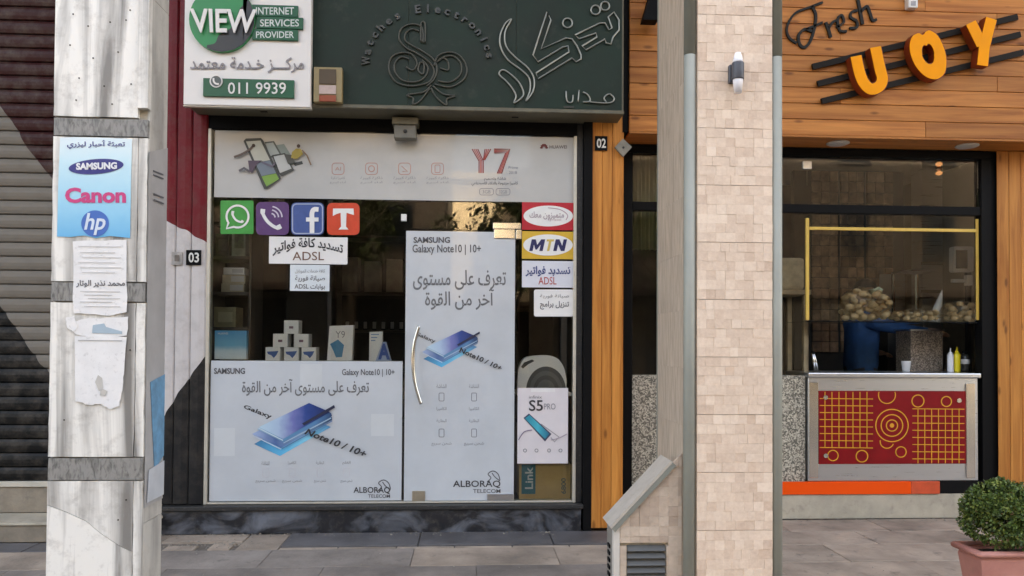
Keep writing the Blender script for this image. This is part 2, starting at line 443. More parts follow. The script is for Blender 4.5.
def lathe(name, prof, cx, cy, mt, parent=None, n=20, smooth=True):
    bm = bmesh.new(); rings = []
    for r, z in prof:
        rings.append([bm.verts.new((cx+r*math.cos(2*math.pi*k/n), cy+r*math.sin(2*math.pi*k/n), z)) for k in range(n)])
    for A, B in zip(rings, rings[1:]):
        for k in range(n): bm.faces.new((A[k], A[(k+1) % n], B[(k+1) % n], B[k]))
    bm.faces.new(rings[0][::-1]); bm.faces.new(rings[-1])
    return from_bm(name, bm, mt, parent, smooth)

# lettering: Arabic is shaped by hand into its joined forms and written right to left
AR = {'ا': (0xFE8D, 2), 'ب': (0xFE8F, 4), 'ة': (0xFE93, 2), 'ت': (0xFE95, 4), 'ث': (0xFE99, 4), 'ج': (0xFE9D, 4), 'ح': (0xFEA1, 4), 'خ': (0xFEA5, 4),
      'د': (0xFEA9, 2), 'ذ': (0xFEAB, 2), 'ر': (0xFEAD, 2), 'ز': (0xFEAF, 2), 'س': (0xFEB1, 4), 'ش': (0xFEB5, 4), 'ص': (0xFEB9, 4), 'ض': (0xFEBD, 4),
      'ط': (0xFEC1, 4), 'ظ': (0xFEC5, 4), 'ع': (0xFEC9, 4), 'غ': (0xFECD, 4), 'ف': (0xFED1, 4), 'ق': (0xFED5, 4), 'ك': (0xFED9, 4), 'ل': (0xFEDD, 4),
      'م': (0xFEE1, 4), 'ن': (0xFEE5, 4), 'ه': (0xFEE9, 4), 'و': (0xFEED, 2), 'ى': (0xFEEF, 2), 'ي': (0xFEF1, 4), 'آ': (0xFE81, 2), 'أ': (0xFE83, 2), 'ئ': (0xFE89, 4)}
def shape(s):
    if not any(c in AR for c in s): return s
    out = []
    for i, ch in enumerate(s):
        if ch not in AR: out.append(ch); continue
        b, k = AR[ch]
        p = i > 0 and (s[i-1] == 'ـ' or (s[i-1] in AR and AR[s[i-1]][1] == 4))
        q = i+1 < len(s) and k == 4 and (s[i+1] in AR or s[i+1] == 'ـ')
        out.append(chr(b+(3 if p and q else 2 if q else 1 if p else 0)))
    runs = ''.join(out).split(' ')
    return ' '.join(w if w.isascii() else w[::-1] for w in reversed(runs))
GLY = {}
def glyphs(s, bold=0.0, ext=0.0, res=3):
    key = (s, bold, ext)
    if key in GLY: return GLY[key]
    c = bpy.data.curves.new('writing', 'FONT'); c.body = shape(s); c.size = 1.0; c.offset = bold; c.extrude = ext; c.resolution_u = res
    o = bpy.data.objects.new('writing', c)
    me = o.to_mesh()
    vs_ = [tuple(v.co) for v in me.vertices]; fs = [tuple(p.vertices) for p in me.polygons]
    o.to_mesh_clear(); bpy.data.objects.remove(o); bpy.data.curves.remove(c)
    x0 = min(v[0] for v in vs_); x1 = max(v[0] for v in vs_); y0 = min(v[1] for v in vs_); y1 = max(v[1] for v in vs_)
    GLY[key] = ([((v[0]-x0)/(x1-x0), (v[1]-y0)/(y1-y0), v[2]) for v in vs_], fs, (x1-x0), (y1-y0))
    return GLY[key]
def words(name, s, quad, Y, mt, parent, bold=0.0, ext=0.0, depth=0.01, warp=None, split=False):
    """writing stretched into the pixel quad (x0,y0,x1,y1) or (tl,tr,br,bl) on the plane Y"""
    V, Fc, _, _ = glyphs(s, bold, 0.5 if ext else 0.0)
    if not isinstance(quad[0], (tuple, list)):
        x0, y0, x1, y1 = quad; quad = ((x0, y0), (x1, y0), (x1, y1), (x0, y1))
    tl, tr, br, bl = quad
    out = []
    for u, v, w in V:
        if warp: v = v+warp(u)
        x = (bl[0]*(1-u)+br[0]*u)*(1-v)+(tl[0]*(1-u)+tr[0]*u)*v
        y = (bl[1]*(1-u)+br[1]*u)*(1-v)+(tl[1]*(1-u)+tr[1]*u)*v
        X, Z = P(x, y, Y)
        out.append((X, Y-(w+0.5)*ext if ext else Y, Z))
    if split: return letters(out, Fc, mt, parent)
    me = bpy.data.meshes.new(name); me.from_pydata(out, [], Fc); me.update()
    return link(name, me, mt, parent)
def letters(V, Fc, mt, parent):
    # each joined run of faces becomes a letter of its own
    root = list(range(len(V)))
    def find(i):
        while root[i] != i: root[i] = root[root[i]]; i = root[i]
        return i
    for f in Fc:
        for q in f[1:]: root[find(q)] = find(f[0])
    comp = {}
    for f in Fc: comp.setdefault(find(f[0]), []).append(f)
    for fl_ in comp.values():
        ids = sorted({i for f in fl_ for i in f}); mp_ = {i: k for k, i in enumerate(ids)}
        me = bpy.data.meshes.new('letter'); me.from_pydata([V[i] for i in ids], [], [tuple(mp_[i] for i in f) for f in fl_]); me.update()
        link('letter', me, mt, parent)

# ================================================================== THE SETTING
Y0 = 6.0          # face of the phone shop glazing
YR = 6.34         # face of the food shop glazing
box('road', -40, 40, -9.0, -1.2, -0.25, -0.14, M_ASPH)['kind'] = 'structure'
box('ground', -120, 120, -120, 60, -0.60, -0.30, M_MORTAR)['kind'] = 'structure'
kerb = structure(box('kerb', -40, 40, -1.2, -1.0, -0.28, 0.0, M_CONC, None, 0.012))
farp = structure(box('far_pavement', -40, 40, -12.0, -9.0, -0.28, -0.01, M_CONC))
pave = structure(box('pavement', -14, 14, -0.998, 6.28, -0.28, -0.016, M_MORTAR))
# paving slabs, laid in courses; shared meshes
slabs = []
def slab_mesh(sx, sy, mt, seed):
    rnd = random.Random(seed)
    bm = bmesh.new(); bm_box(bm, -sx/2, sx/2, -sy/2, sy/2, -0.03, 0.0, 0.003)
    bmesh.ops.recalc_face_normals(bm, faces=bm.faces)
    me = bpy.data.meshes.new('paving_slab'); bm.to_mesh(me); bm.free(); me.materials.append(mt); return me
SX, SY = 0.98, 0.43
sm = slab_mesh(SX-0.003, SY-0.008, M_PAVE, 1)
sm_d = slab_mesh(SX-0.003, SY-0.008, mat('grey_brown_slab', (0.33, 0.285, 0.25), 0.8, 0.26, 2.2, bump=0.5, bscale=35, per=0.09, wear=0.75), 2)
yrow = 5.50
rows = [yrow-SY/2-k*SY for k in range(6)]
for r_, yy in enumerate(rows):
    for c_ in range(-9, 11):
        xx = c_*SX+(0.43 if r_ % 2 else 0.0)+0.12
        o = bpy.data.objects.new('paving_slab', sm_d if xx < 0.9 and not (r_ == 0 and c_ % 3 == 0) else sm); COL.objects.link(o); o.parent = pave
        o.location = (xx, yy, random.uniform(-0.003, 0.002)); o.rotation_euler = (random.uniform(-.003, .003), random.uniform(-.003, .003), random.uniform(-.004, .004))
# the strip next to the shop fronts: grey slabs, some broken, and dark polished stone before the door
def strip(x0, x1, y0, y1, mt, z=0.0, nm='paving_slab'):
    o = box(nm, x0+0.004, x1-0.004, y0+0.004, y1-0.004, -0.03+z, z, mt, pave, 0.003); return o
xs = [-6.5, -5.6, -4.7, -3.85, -3.05, -2.62]
for a_, b_ in zip(xs, xs[1:]): strip(a_, b_, 5.50, 5.74, M_PAVE_D, random.uniform(-.002, .002))
xs = [-2.62, -2.2, -1.62, -1.32]
for i, (a_, b_) in enumerate(zip(xs, xs[1:])): strip(a_, b_, 5.72 if i == 1 else 5.50, 5.93, M_PAVE, random.uniform(-.003, .001))
strip(-2.12, -1.9, 5.52, 5.64, M_PAVE, -0.004)
strip(-1.82, -1.66, 5.54, 5.70, M_PAVE, -0.006)
xs = [-1.32, -0.35, 0.62, 1.35]
for a_, b_ in zip(xs, xs[1:]): strip(a_, b_, 5.56, 5.93, M_PAVE_D, 0.006)
xs = [-1.32+0.41*k for k in range(7)]
for a_, b_ in zip(xs, xs[1:]): strip(a_, b_, 5.50, 5.555, M_PAVE, -0.002)
xs = [1.36, 2.2, 3.0, 3.8, 4.6, 5.5, 6.5]
for a_, b_ in zip(xs, xs[1:]):
    strip(a_, b_, 5.50, 5.88, M_PAVE, random.uniform(-.002, .002)); strip(a_+0.3, b_+0.3, 5.885, 6.27, M_PAVE, random.uniform(-.002, .002))

# the building that stands over the pavement on its pillars (side bays; unseen storeys sized to block the sun)
ab = thing('arcade_building', 'building on pillars over both shop fronts, its unseen storeys sized to block the sun', 'building', (0, 8, 0))
M_SOFF = mat('soffit_plaster', (0.55, 0.53, 0.49), 0.9, 0.08, 2)
box('sun_block_storeys', -26, 36, 3.4, 16, 6.61, 21.0, M_SOFF, ab)
box('back_wall', -14, 14, 10.2, 10.4, -0.31, 6.6, M_DARKWALL, ab)
box('bay_wall', -14, -6.52, 6.0, 6.2, 0, 6.6, M_PLASTER, ab)
box('bay_wall', 6.6, 14, 6.0, 6.2, 0, 6.6, M_PLASTER, ab)
box('side_wall', -14, -13.8, 6.21, 10.19, -0.31, 6.6, M_PLASTER, ab)
box('side_wall', 13.8, 14, 6.21, 10.19, -0.31, 6.6, M_PLASTER, ab)
box('facade_wall', -6.52, 6.6, 6.06, 6.2, 4.62, 6.6, M_PLASTER, ab)
ORI = (0.30, 0.28, 0.25)

# ------------------------------------------------------------------ left neighbour: roller shutter on its step
sh_x1 = P(60, 300, 6.05)[0]
YS = 6.05
zz = lambda x, y: P(x, y, YS)[1]
xx = lambda x, y: P(x, y, YS)[0]
M_SHUT = mural('shutter_paint', (0.034, 0.006, 0.006), (0.17, 0.15, 0.125), (0.006, 0.006, 0.006),
               xx(0, 200), zz(0, 112), zz(47, 172), xx(47, 200), zz(0, 300), zz(47, 358), 0.45, 0.5)
# order of mural args: x0, za(x0), za(x1), x1, zb(x0), zb(x1)
sh = thing('roller_shutter', 'closed roller shutter painted dark red, grey and black behind the marble pillar', 'shutter', (-5, YS, 0.35))
pit, z = 0.106, zz(20, 486)
bm = bmesh.new()
prof = [(0.0, 0.0), (-0.010, 0.006), (-0.016, 0.030), (-0.018, 0.055), (-0.014, 0.080), (-0.004, 0.098), (0.004, 0.1025), (0.004, 0.0)]
a = [bm.verts.new((-6.4, y, z_)) for y, z_ in prof]; b = [bm.verts.new((sh_x1, y, z_)) for y, z_ in prof]
for i in range(len(prof)):
    j = (i+1) % len(prof); bm.faces.new((a[i], a[j], b[j], b[i]))
bm.faces.new(a[::-1]); bm.faces.new(b)
bmesh.ops.recalc_face_normals(bm, faces=bm.faces)
nsl = 40
slat_me = None
for k in range(nsl):                                  # each slat keeps world-true coordinates so that the mural runs on over the slats
    me = bpy.data.meshes.new('slat'); 
    b2 = bm.copy(); bmesh.ops.translate(b2, verts=b2.verts, vec=(0, YS, z+0.04+k*pit)); b2.to_mesh(me); b2.free()
    link('slat', me, M_SHUT, sh)
bm.free()
box('bottom_rail', -6.4, sh_x1, YS-0.02, YS+0.02, z-0.005, z+0.038, M_ALU, sh, 0.004)
box('guide_rail', sh_x1+0.002, sh_x1+0.08, YS-0.05, YS+0.03, z-0.005, 4.6, M_DARKFRAME, sh, 0.004)
st = thing('shop_step', 'two worn stone steps below the roller shutter', 'step', (-5, 5.9, 0))
zl = P(20, 522, 5.75)[1]; zu = z-0.006
box('lower_tread', -6.4, P(160, 530, 5.75)[0]-0.06, 5.74, 6.04, 0.0, zl-0.022, M_STEPS, st, 0.004)
box('tread_edge', -6.4, P(160, 530, 5.75)[0]-0.05, 5.725, 6.045, zl-0.021, zl, M_CONC, st, 0.004)
box('upper_riser', -6.4, P(160, 530, 5.95)[0]-0.08, 6.045, 6.2, zl+0.001, zu, M_STEPS, st, 0.004)

# ------------------------------------------------------------------ red corrugated panel between shutter and phone shop
YP = 5.97
zq = lambda x, y: P(x, y, YP)[1]
xq = lambda x, y: P(x, y, YP)[0]
M_PANEL = mural('panel_paint', (0.15, 0.006, 0.013), (0.56, 0.53, 0.52), (0.016, 0.016, 0.017),
                xq(165, 300), zq(165, 226), zq(206, 242), xq(206, 300), zq(165, 412), zq(206, 352), 0.4, 0.3)
pn = thing('corrugated_panel', 'ribbed metal panel painted red, white and black beside the phone shop window', 'panel', (xq(130, 300), YP, 0.2))
px0, px1 = sh_x1+0.082, xq(206, 300)
npn = 9; w_ = (px1-px0)/npn
pz0, pz1 = P(180, 504, YP)[1], 4.6
for k in range(npn):
    x0 = px0+k*w_
    pts = [(x0+0.002, YP+0.03), (x0+0.002, YP+0.006), (x0+0.012, YP), (x0+w_*0.55, YP-0.004), (x0+w_-0.014, YP), (x0+w_-0.003, YP+0.010), (x0+w_-0.003, YP+0.03)]
    bm = bmesh.new(); lo = [bm.verts.new((x, y, pz0)) for x, y in pts]; hi = [bm.verts.new((x, y, pz1)) for x, y in pts]
    for i in range(len(pts)):
        j = (i+1) % len(pts); bm.faces.new((lo[i], lo[j], hi[j], hi[i]))
    bm.faces.new(lo); bm.faces.new(hi[::-1])
    from_bm('panel_rib', bm, M_PANEL, pn)
box('backing', px0, px1, YP+0.031, YP+0.06, pz0, pz1, M_DARKFRAME, pn)
n3 = thing('number_plate', 'small dark plate numbered 03 on the painted panel', 'number plate', (xq(193, 258), 5.95, zq(193, 258)))
pbox('plate', 186, 250, 201, 265, 5.955, 0.008, M_BLACK, n3, 0.001)
words('lettering', '03', (188.5, 252.5, 199, 262.5), 5.953, ink((0.7, 0.69, 0.65)), n3, 0.02)
sp = thing('door_bell', 'small square grey plate beside the 03 number', 'plate', (xq(177, 258), 5.95, zq(177, 258)))
pbox('plate', 171.5, 252, 182, 265, 5.955, 0.008, mat('worn_grey_plate', (0.4, 0.38, 0.36), 0.5, 0.2, 20), sp, 0.001)
pbox('button', 174.5, 255, 179, 261, 5.949, 0.005, mat('brownish_button', (0.18, 0.15, 0.13), 0.5, 0.2, 20), sp, 0.001)

# ================================================================== PHONE SHOP
ps = thing('phone_shop', 'phone shop front with glazed windows and door above a black marble plinth', 'shop front', (P(390, 500, Y0)[0], Y0, 0))
xl, xr = P(207, 300, Y0)[0], P(576, 300, Y0)[0]
zs, zt = P(390, 503, Y0)[1], P(390, 133, Y0)[1]
ztop = P(390, 119, Y0)[1]
box('plinth', P(160, 518, 5.93)[0], P(581, 518, 5.93)[0], 5.93, 6.4, 0.0, zs-0.036, MARBLE_B, ps, 0.004)
box('plinth_ledge', P(160, 518, 5.92)[0], P(583, 518, 5.92)[0], 5.905, 6.4, zs-0.035, zs-0.002, M_DARKFRAME, ps, 0.005)
box('jamb', xl-0.055, xl-0.002, 5.985, 6.09, zs, ztop+0.2, M_DARKFRAME, ps, 0.004)
box('frame_edge', xl, xl+0.024, 5.975, 6.06, zs, zt, M_ALU, ps, 0.003)
box('frame_edge', xr-0.024, xr, 5.975, 6.06, zs, zt, M_ALU, ps, 0.003)
box('frame_edge', xl+0.025, xr-0.025, 5.98, 6.06, zs+0.001, zs+0.014, M_ALU, ps, 0.002)
box('head_frame', xl+0.0, xr+0.0, 5.985, 6.08, zt+0.002, ztop+0.2, M_BLACK, ps, 0.003)
box('jamb', xr+0.002, xr+0.05, 5.99, 6.1, zs, ztop+0.2, M_DARKFRAME, ps, 0.003)
box('jamb', xr+0.052, P(591, 300, Y0)[0], 5.94, 6.1, 0.0, ztop+0.2, M_BLACK, ps, 0.003)
xd0, xd1 = P(403, 300, Y0)[0], P(515.5, 300, Y0)[0]
z200 = P(390, 200.5, Y0)[1]; zdt = P(460, 230, Y0)[1]
box('pane', xl+0.025, xr-0.025, Y0, Y0+0.008, z200+0.003, zt-0.001, GLASS, ps)
box('pane', xl+0.025, xd0-0.003, Y0, Y0+0.008, zs+0.016, z200-0.003, GLASS, ps)
box('pane', xd1+0.003, xr-0.025, Y0, Y0+0.008, zs+0.016, z200-0.003, GLASS, ps)
box('pane', xd0, xd1, Y0, Y0+0.008, zdt+0.004, z200-0.003, GLASS, ps)
door = box('door', xd0+0.003, xd1-0.003, Y0-0.004, Y0+0.006, zs+0.006, zdt-0.003, GLASS, ps)
pbox('patch_fitting', 494, 229, 515, 238.5, Y0-0.018, 0.03, M_CHROME, door, 0.004)
pbox('patch_fitting', 412, 491, 425, 502, Y0-0.018, 0.03, mat('dull_brass', (0.5, 0.45, 0.36), 0.35, 0.1, 5, metal=0.8), door, 0.003)
pbox('patch_fitting', 487, 494, 514, 501, Y0-0.018, 0.03, M_STEEL, door, 0.003)
hp = spline([(419, 326), (414.5, 343), (413, 362), (415, 383), (421, 404)], 8)
hd = ptube('handle', hp, Y0-0.06, 0.014, M_CHROME, door, n=10)
for q in ((417.2, 335), (417.5, 394)):
    X, Z = P(q[0], q[1], Y0-0.04); tube('handle_mount', [(X, Y0-0.055, Z), (X, Y0-0.004, Z)], 0.008, M_STEEL, door)
pbox('patch_fitting', 493, 222.5, 521, 229, Y0-0.02, 0.034, M_CHROME, ps, 0.004)
pbox('patch_fitting', 516, 229.5, 521.5, 239, Y0-0.02, 0.034, M_CHROME, ps, 0.003)
pbox('glass_clip', 401, 214, 406.5, 221, Y0-0.012, 0.028, M_WHITE, ps, 0.003)
# room behind
box('floor', -3.0, 1.0, 6.41, 8.9, zs-0.05, zs-0.003, mat('shop_floor', (0.16, 0.15, 0.14), 0.5, 0.1, 4), ps)
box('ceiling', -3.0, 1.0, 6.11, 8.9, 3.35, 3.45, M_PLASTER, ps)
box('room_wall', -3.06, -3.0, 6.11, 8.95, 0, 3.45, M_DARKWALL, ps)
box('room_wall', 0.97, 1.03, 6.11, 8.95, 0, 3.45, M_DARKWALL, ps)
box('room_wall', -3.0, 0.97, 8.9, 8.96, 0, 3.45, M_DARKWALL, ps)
zd = P(300, 361, 6.03)[1]
box('display_shelf', xl+0.03, xd0-0.02, 6.02, 6.28, zd-0.03, zd-0.002, M_WHITE, ps, 0.003)
box('display_shelf', xd1+0.02, xr-0.03, 6.02, 6.40, P(540, 392, 6.05)[1]-0.03, P(540, 392, 6.05)[1]-0.002, M_WHITE, ps, 0.003)

# shelving inside the phone shop with boxed goods
M_SHELF = mat('dark_shelf_board', (0.09, 0.075, 0.06), 0.6, 0.2, 8)
def shelving(label, x0, x1, y0, y1, zlist, grp):
    t = thing('shelf_unit', label, 'shelf', ((x0+x1)/2, (y0+y1)/2, zs-0.003))
    for k, z_ in enumerate(zlist): box('shelf_board', x0+0.02, x1-0.02, y0, y1-0.016, z_-0.025, z_, M_SHELF, t, 0.002)
    box('side_panel', x0, x0+0.018, y0, y1, zs-0.002, zlist[-1]+0.3, M_SHELF, t)
    box('side_panel', x1-0.018, x1, y0, y1, zs-0.002, zlist[-1]+0.3, M_SHELF, t)
    box('back_panel', x0+0.02, x1-0.02, y1-0.015, y1, zs-0.002, zlist[-1]+0.3, M_DARKWALL, t)
    return t
YI = 6.31
zsh = [P(232, y, YI)[1] for y in (440, 400, 360, 327, 292, 256, 222)]
lx0, lx1 = P(209, 300, YI)[0], P(251, 300, YI)[0]
shelving('dark shelf unit stacked with boxes behind the left window', lx0, lx1, YI, YI+0.36, zsh, None)
def goods(px, Y, d, mt, label, grp=None, cat='box', band=None, extra=None):
    a_ = RX(*px, Y)
    t = thing('boxed_goods', label, cat, ((a_[0]+a_[1])/2, Y+d/2, a_[2]), grp)
    box('carton', a_[0], a_[1], Y, Y+d, a_[2], a_[3], mt, t, 0.002)
    if band:
        box('printed_label', a_[0]+0.12*(a_[1]-a_[0]), a_[1]-0.12*(a_[1]-a_[0]), Y-0.002, Y-0.0005, a_[2]+0.25*(a_[3]-a_[2]), a_[3]-0.25*(a_[3]-a_[2]), band, t)
    return t
def on_shelf(x0, x1, zi, h, mt, label, grp, band):
    zb = zsh[zi]+0.001
    Yg = YI+0.03
    X0, X1 = P(x0, 300, Yg)[0], P(x1, 300, Yg)[0]
    X0 = max(X0, lx0+0.022); X1 = min(X1, lx1-0.022)
    t = thing('boxed_goods', label, 'box', ((X0+X1)/2, Yg, zb), grp)
    box('carton', X0, X1, Yg, Yg+0.2, zb, zb+h, mt, t, 0.002)
    box('printed_label', X0+0.2*(X1-X0), X1-0.15*(X1-X0), Yg-0.002, Yg-0.0005, zb+0.25*h, zb+0.75*h, band, t)
M_TEALB = mat('green_white_carton', (0.30, 0.42, 0.36), 0.5, 0.3, 30)
on_shelf(231, 245, 5, 0.26, mat('pale_green_carton', (0.30, 0.36, 0.30), 0.5, 0.2, 20), 'tall green picture box on the upper shelf behind the left window', None, mat('leafy_print', (0.12, 0.2, 0.1), 0.5, 0.4, 40))
on_shelf(215, 228, 5, 0.18, mat('black_carton', (0.02, 0.02, 0.025), 0.5, 0.2, 20), 'small black box beside the tall green picture box on the shelf', None, ink((0.1, 0.1, 0.12)))
M_CREAMB = mat('cream_carton', (0.5, 0.45, 0.33), 0.6, 0.15, 15)
for k, (x0, x1, h) in enumerate(((221, 244, 0.07), (222, 245, 0.07), (223, 244, 0.055))):
    zb = zsh[4]+0.001+[0, 0.0715, 0.143][k]
    Yg = YI+0.03
    X0, X1 = P(x0, 300, Yg)[0], P(x1, 300, Yg)[0]
    t = thing('boxed_goods', ['cream carton at the bottom of the shelf stack', 'cream carton in the middle of the shelf stack', 'white carton on top of the shelf stack'][k]+' behind the left window', 'box', ((X0+X1)/2, Yg, zb))
    box('carton', X0, X1, Yg, Yg+0.2, zb, zb+h, [M_CREAMB, M_CREAMB, M_WHITE][k], t, 0.002)
    box('printed_label', X0+0.07, X1-0.01, Yg-0.002, Yg-0.0005, zb+0.012, zb+h-0.012, ink((0.5, 0.5, 0.5)), t)
on_shelf(214, 236, 3, 0.16, mat('yellowish_carton', (0.34, 0.31, 0.18), 0.6, 0.2, 15), 'yellowish carton on the lower shelf above loose leaflets', None, ink((0.4, 0.38, 0.25)))
lf = thing('leaflet_pile', 'loose pile of pale leaflets on the lower shelf', 'leaflets', (P(232, 320, YI)[0], YI, zsh[2]))
for k in range(5):
    X0 = P(217+k*1.5, 300, YI)[0]+0.02; z_ = zsh[2]+0.002+k*0.012
    box('leaflet', X0, X0+0.2, YI+0.02, YI+0.2, z_, z_+0.004, M_PAPER, lf)
# back shelving, seen dimly
zb_ = [P(380, y, 8.4)[1] for y in (420, 372, 330, 292, 236)]
shelving('dark back shelving of the phone shop seen through the glass', P(335, 300, 8.4)[0], P(520, 300, 8.4)[0], 8.4, 8.75, zb_, None)
for k in range(8):
    X = P(342+k*22, 300, 8.42)[0]
    t = thing('boxed_goods', 'grey handset carton standing in the dim back shelving', 'box', (X+0.08, 8.45, zb_[3]+0.001), 'cartons in the back shelving')
    box('carton', X, X+0.17, 8.42, 8.6, zb_[3]+0.001, zb_[3]+0.001+random.uniform(0.3, 0.4), mat('dim_carton', (0.4, 0.37, 0.33), 0.6, 0.2, 10, per=0.3), t, 0.002)
for k in range(7):
    X = P(345+k*9, 300, 8.42)[0]
    t = thing('handset', 'small handset on show along the dim back shelf', 'phone', (X+0.02, 8.45, zb_[2]+0.001), 'handsets in the back shelving')
    box('body', X, X+0.05, 8.44, 8.452, zb_[2]+0.001, zb_[2]+0.10, M_BLACK, t, 0.002)
    box('screen', X+0.006, X+0.044, 8.437, 8.4395, zb_[2]+0.015, zb_[2]+0.09, ink((0.25, 0.27, 0.3)), t)

# ================================================================== SIGNS ABOVE THE PHONE SHOP
YB = 5.72
sg = thing('sign_board', 'dark green shop sign box with metal outlined emblem and Arabic lettering', 'sign', (P(405, 108, YB)[0], 5.85, P(405, 108, YB)[1]))
bx0, bx1 = P(186, 60, YB)[0], P(624, 60, YB)[0]
bz0 = P(405, 109.5, YB)[1]; bz1 = 4.60
box('box_body', bx0, bx1, YB+0.012, 6.04, bz0, bz1, M_SIGNTRIM, sg, 0.004)
for k in range(4):
    w_ = (bx1-bx0-0.03)/4
    box('face_panel', bx0+0.015+k*w_+0.001, bx0+0.015+(k+1)*w_-0.001, YB, YB+0.011, bz0+0.03, bz1-0.03, M_GREENBOX, sg, 0.001)
box('edge_trim', bx0, bx1, YB-0.012, YB+0.0105, bz0-0.002, bz0+0.028, M_SIGNTRIM, sg, 0.004)
# emblem: S over two scrolls and a ribbon bow, in double outline
def outline(px, w=0.0055, closed=False, nm='emblem_stroke', sg_=None, mt=None):
    return ptube(nm, px, YB-0.012, w, mt or M_TRIMTUBE, sg_ or sg, closed, 6)
M_EMB = mat('emblem_metal', (0.085, 0.085, 0.07), 0.4, 0.1, 8, metal=0.4)
def emb(px, closed=False): outline(spline(px, 6, closed), 0.0062, False, mt=M_EMB)
emb([(423, 43), (422, 28), (413, 24), (402, 28), (399, 38), (405, 47), (416, 53), (428, 61), (434, 70), (431, 80), (424, 84), (411, 86), (396, 82), (389, 70), (391, 58), (400, 53), (411, 54), (417, 63), (413, 70), (406, 67)])
emb([(425, 43), (425, 24), (421, 24), (421, 42)])
emb([(419, 31), (412, 29), (406, 33), (405, 40), (411, 45), (422, 51), (433, 59), (437, 69), (434, 79), (427, 86)])
emb([(409, 59), (401, 57), (395, 63), (395, 72), (402, 80), (414, 82), (424, 78), (428, 68), (422, 60)])
emb([(420, 62), (418, 70), (423, 74), (424, 64), (420, 62)])
emb([(440, 68), (448, 70), (448, 62), (443, 58), (437, 62)])
emb([(434, 66), (438, 56), (450, 52), (461, 57), (467, 69), (463, 80), (450, 87), (434, 84)])
emb([(443, 57), (453, 56), (461, 64), (460, 75), (450, 82), (438, 81)])
emb([(431, 85), (424, 92), (407, 95), (413, 98), (413, 104), (420, 101), (430, 88)])
emb([(431, 88), (436, 97), (446, 105), (447, 99), (455, 96), (443, 94), (433, 86)])
# Watches Electronics, bent round the emblem
V_, F_ = [], []
def arc_word(s, a0, a1):
    n = len(s)
    for i, ch in enumerate(s):
        a_ = a0+(a1-a0)*(i+0.5)/n; t = rad(a_)
        g, fc, gw, gh = glyphs(ch, 0.03, 0.5)
        cx, cy = 428+58*math.cos(t), 62-49*math.sin(t)
        tx, ty = math.sin(t), math.cos(t)               # reading direction in pixels (clockwise)
        ux, uy = math.cos(t), -math.sin(t)              # outwards
        base = len(V_)
        hh = 9.0*gh/0.72; ww = min(8.5, 9.0*gw/0.72)
        for u, v, w in g:
            x = cx+tx*(u-0.5)*ww+ux*v*hh*0.9; y = cy+ty*(u-0.5)*ww+uy*v*hh*0.9
            X, Z = P(x, y, YB-0.006); V_.append((X, YB-0.004-(w+0.5)*0.014, Z))
        F_.extend(tuple(base+q for q in f) for f in fc)
arc_word('Watches', 184, 115); arc_word('Electronics', 104, 2)
letters(V_, F_, M_DARKLET, sg)
# the big slanting word, traced as outlined letters
M_OUT = mat('bright_outline_metal', (0.33, 0.34, 0.31), 0.35, 0.1, 8, metal=0.6)
def let(px, sm_=False, nm='letter_outline'):
    outline(spline(px, 5, True) if sm_ else px, 0.0065, True, nm, mt=M_OUT)
let([(511, 19), (505, 24), (500, 36), (501, 48), (508, 60), (520, 69), (529, 78), (530, 90), (526, 101), (533, 91), (534, 79), (528, 68), (515, 57), (506, 46), (505, 32), (510, 22)], True)
let([(499, 74), (504, 70), (516, 79), (522, 88), (523, 96), (514, 103), (516, 96), (512, 88), (506, 81)], True)
let([(547, 12), (551, 20), (541, 49), (566, 38), (572, 39), (577, 46), (581, 55), (581, 59), (576, 62), (572, 58), (538, 79), (536, 73), (569, 52), (568, 46), (563, 47), (538, 62), (533, 55)])
let([(575, 35), (600, 23), (605, 23), (609, 30), (612, 28), (608, 17), (614, 12), (619, 20), (619, 30), (613, 37), (611, 44), (606, 43), (605, 39), (586, 50), (582, 46), (597, 37), (596, 33), (579, 39)])
for cx, cy, r_ in ((567.5, 23, 4.8), (595.5, 10, 4.6), (605, 6, 4.4)):
    let(ell(cx, cy, r_, r_, 16), False, 'letter_dot')
outline(spline([(566, 91), (567, 101), (572, 102), (573, 95)], 5), 0.006, mt=M_OUT, nm='letter_stroke')
outline(spline([(579, 90), (578, 102)], 4), 0.006, mt=M_OUT, nm='letter_stroke')
outline(spline([(583, 92), (588, 95), (590, 101), (583, 102)], 5), 0.006, mt=M_OUT, nm='letter_stroke')
outline(spline([(590, 102), (604, 103), (612, 102), (614, 98), (609, 94), (604, 98), (607, 103)], 5), 0.006, mt=M_OUT, nm='letter_stroke')
pstroke('letter_dot', [(564, 107), (574, 107)], 2.0, YB-0.008, 0.004, M_DARKLET, sg)
for q in ((264, 113.5), (515, 119)):
    X, Z = P(q[0], q[1], 5.85); box('drain_slot', X-0.025, X+0.025, 5.84, 5.86, bz0-0.004, bz0-0.001, M_BLACK, sg)
# bracket under the sign
br = thing('shutter_lock_bracket', 'grey metal bracket hanging under the middle of the green sign', 'bracket', (P(405, 118, 5.88)[0], 5.9, P(405, 118, 5.88)[1]))
pbox('plate', 392, 117, 418, 124, 5.84, 0.14, M_SIGNTRIM, br, 0.004)
pbox('body', 394, 124.3, 416, 138, 5.86, 0.10, mat('grey_beige_metal', '77746a', 0.5, 0.15, 8, wear=0.3), br, 0.004)
X, Z = P(405, 131, 5.85); tube('bolt', [(X, 5.852, Z), (X, 5.862, Z)], 0.014, M_DARKFRAME, br)
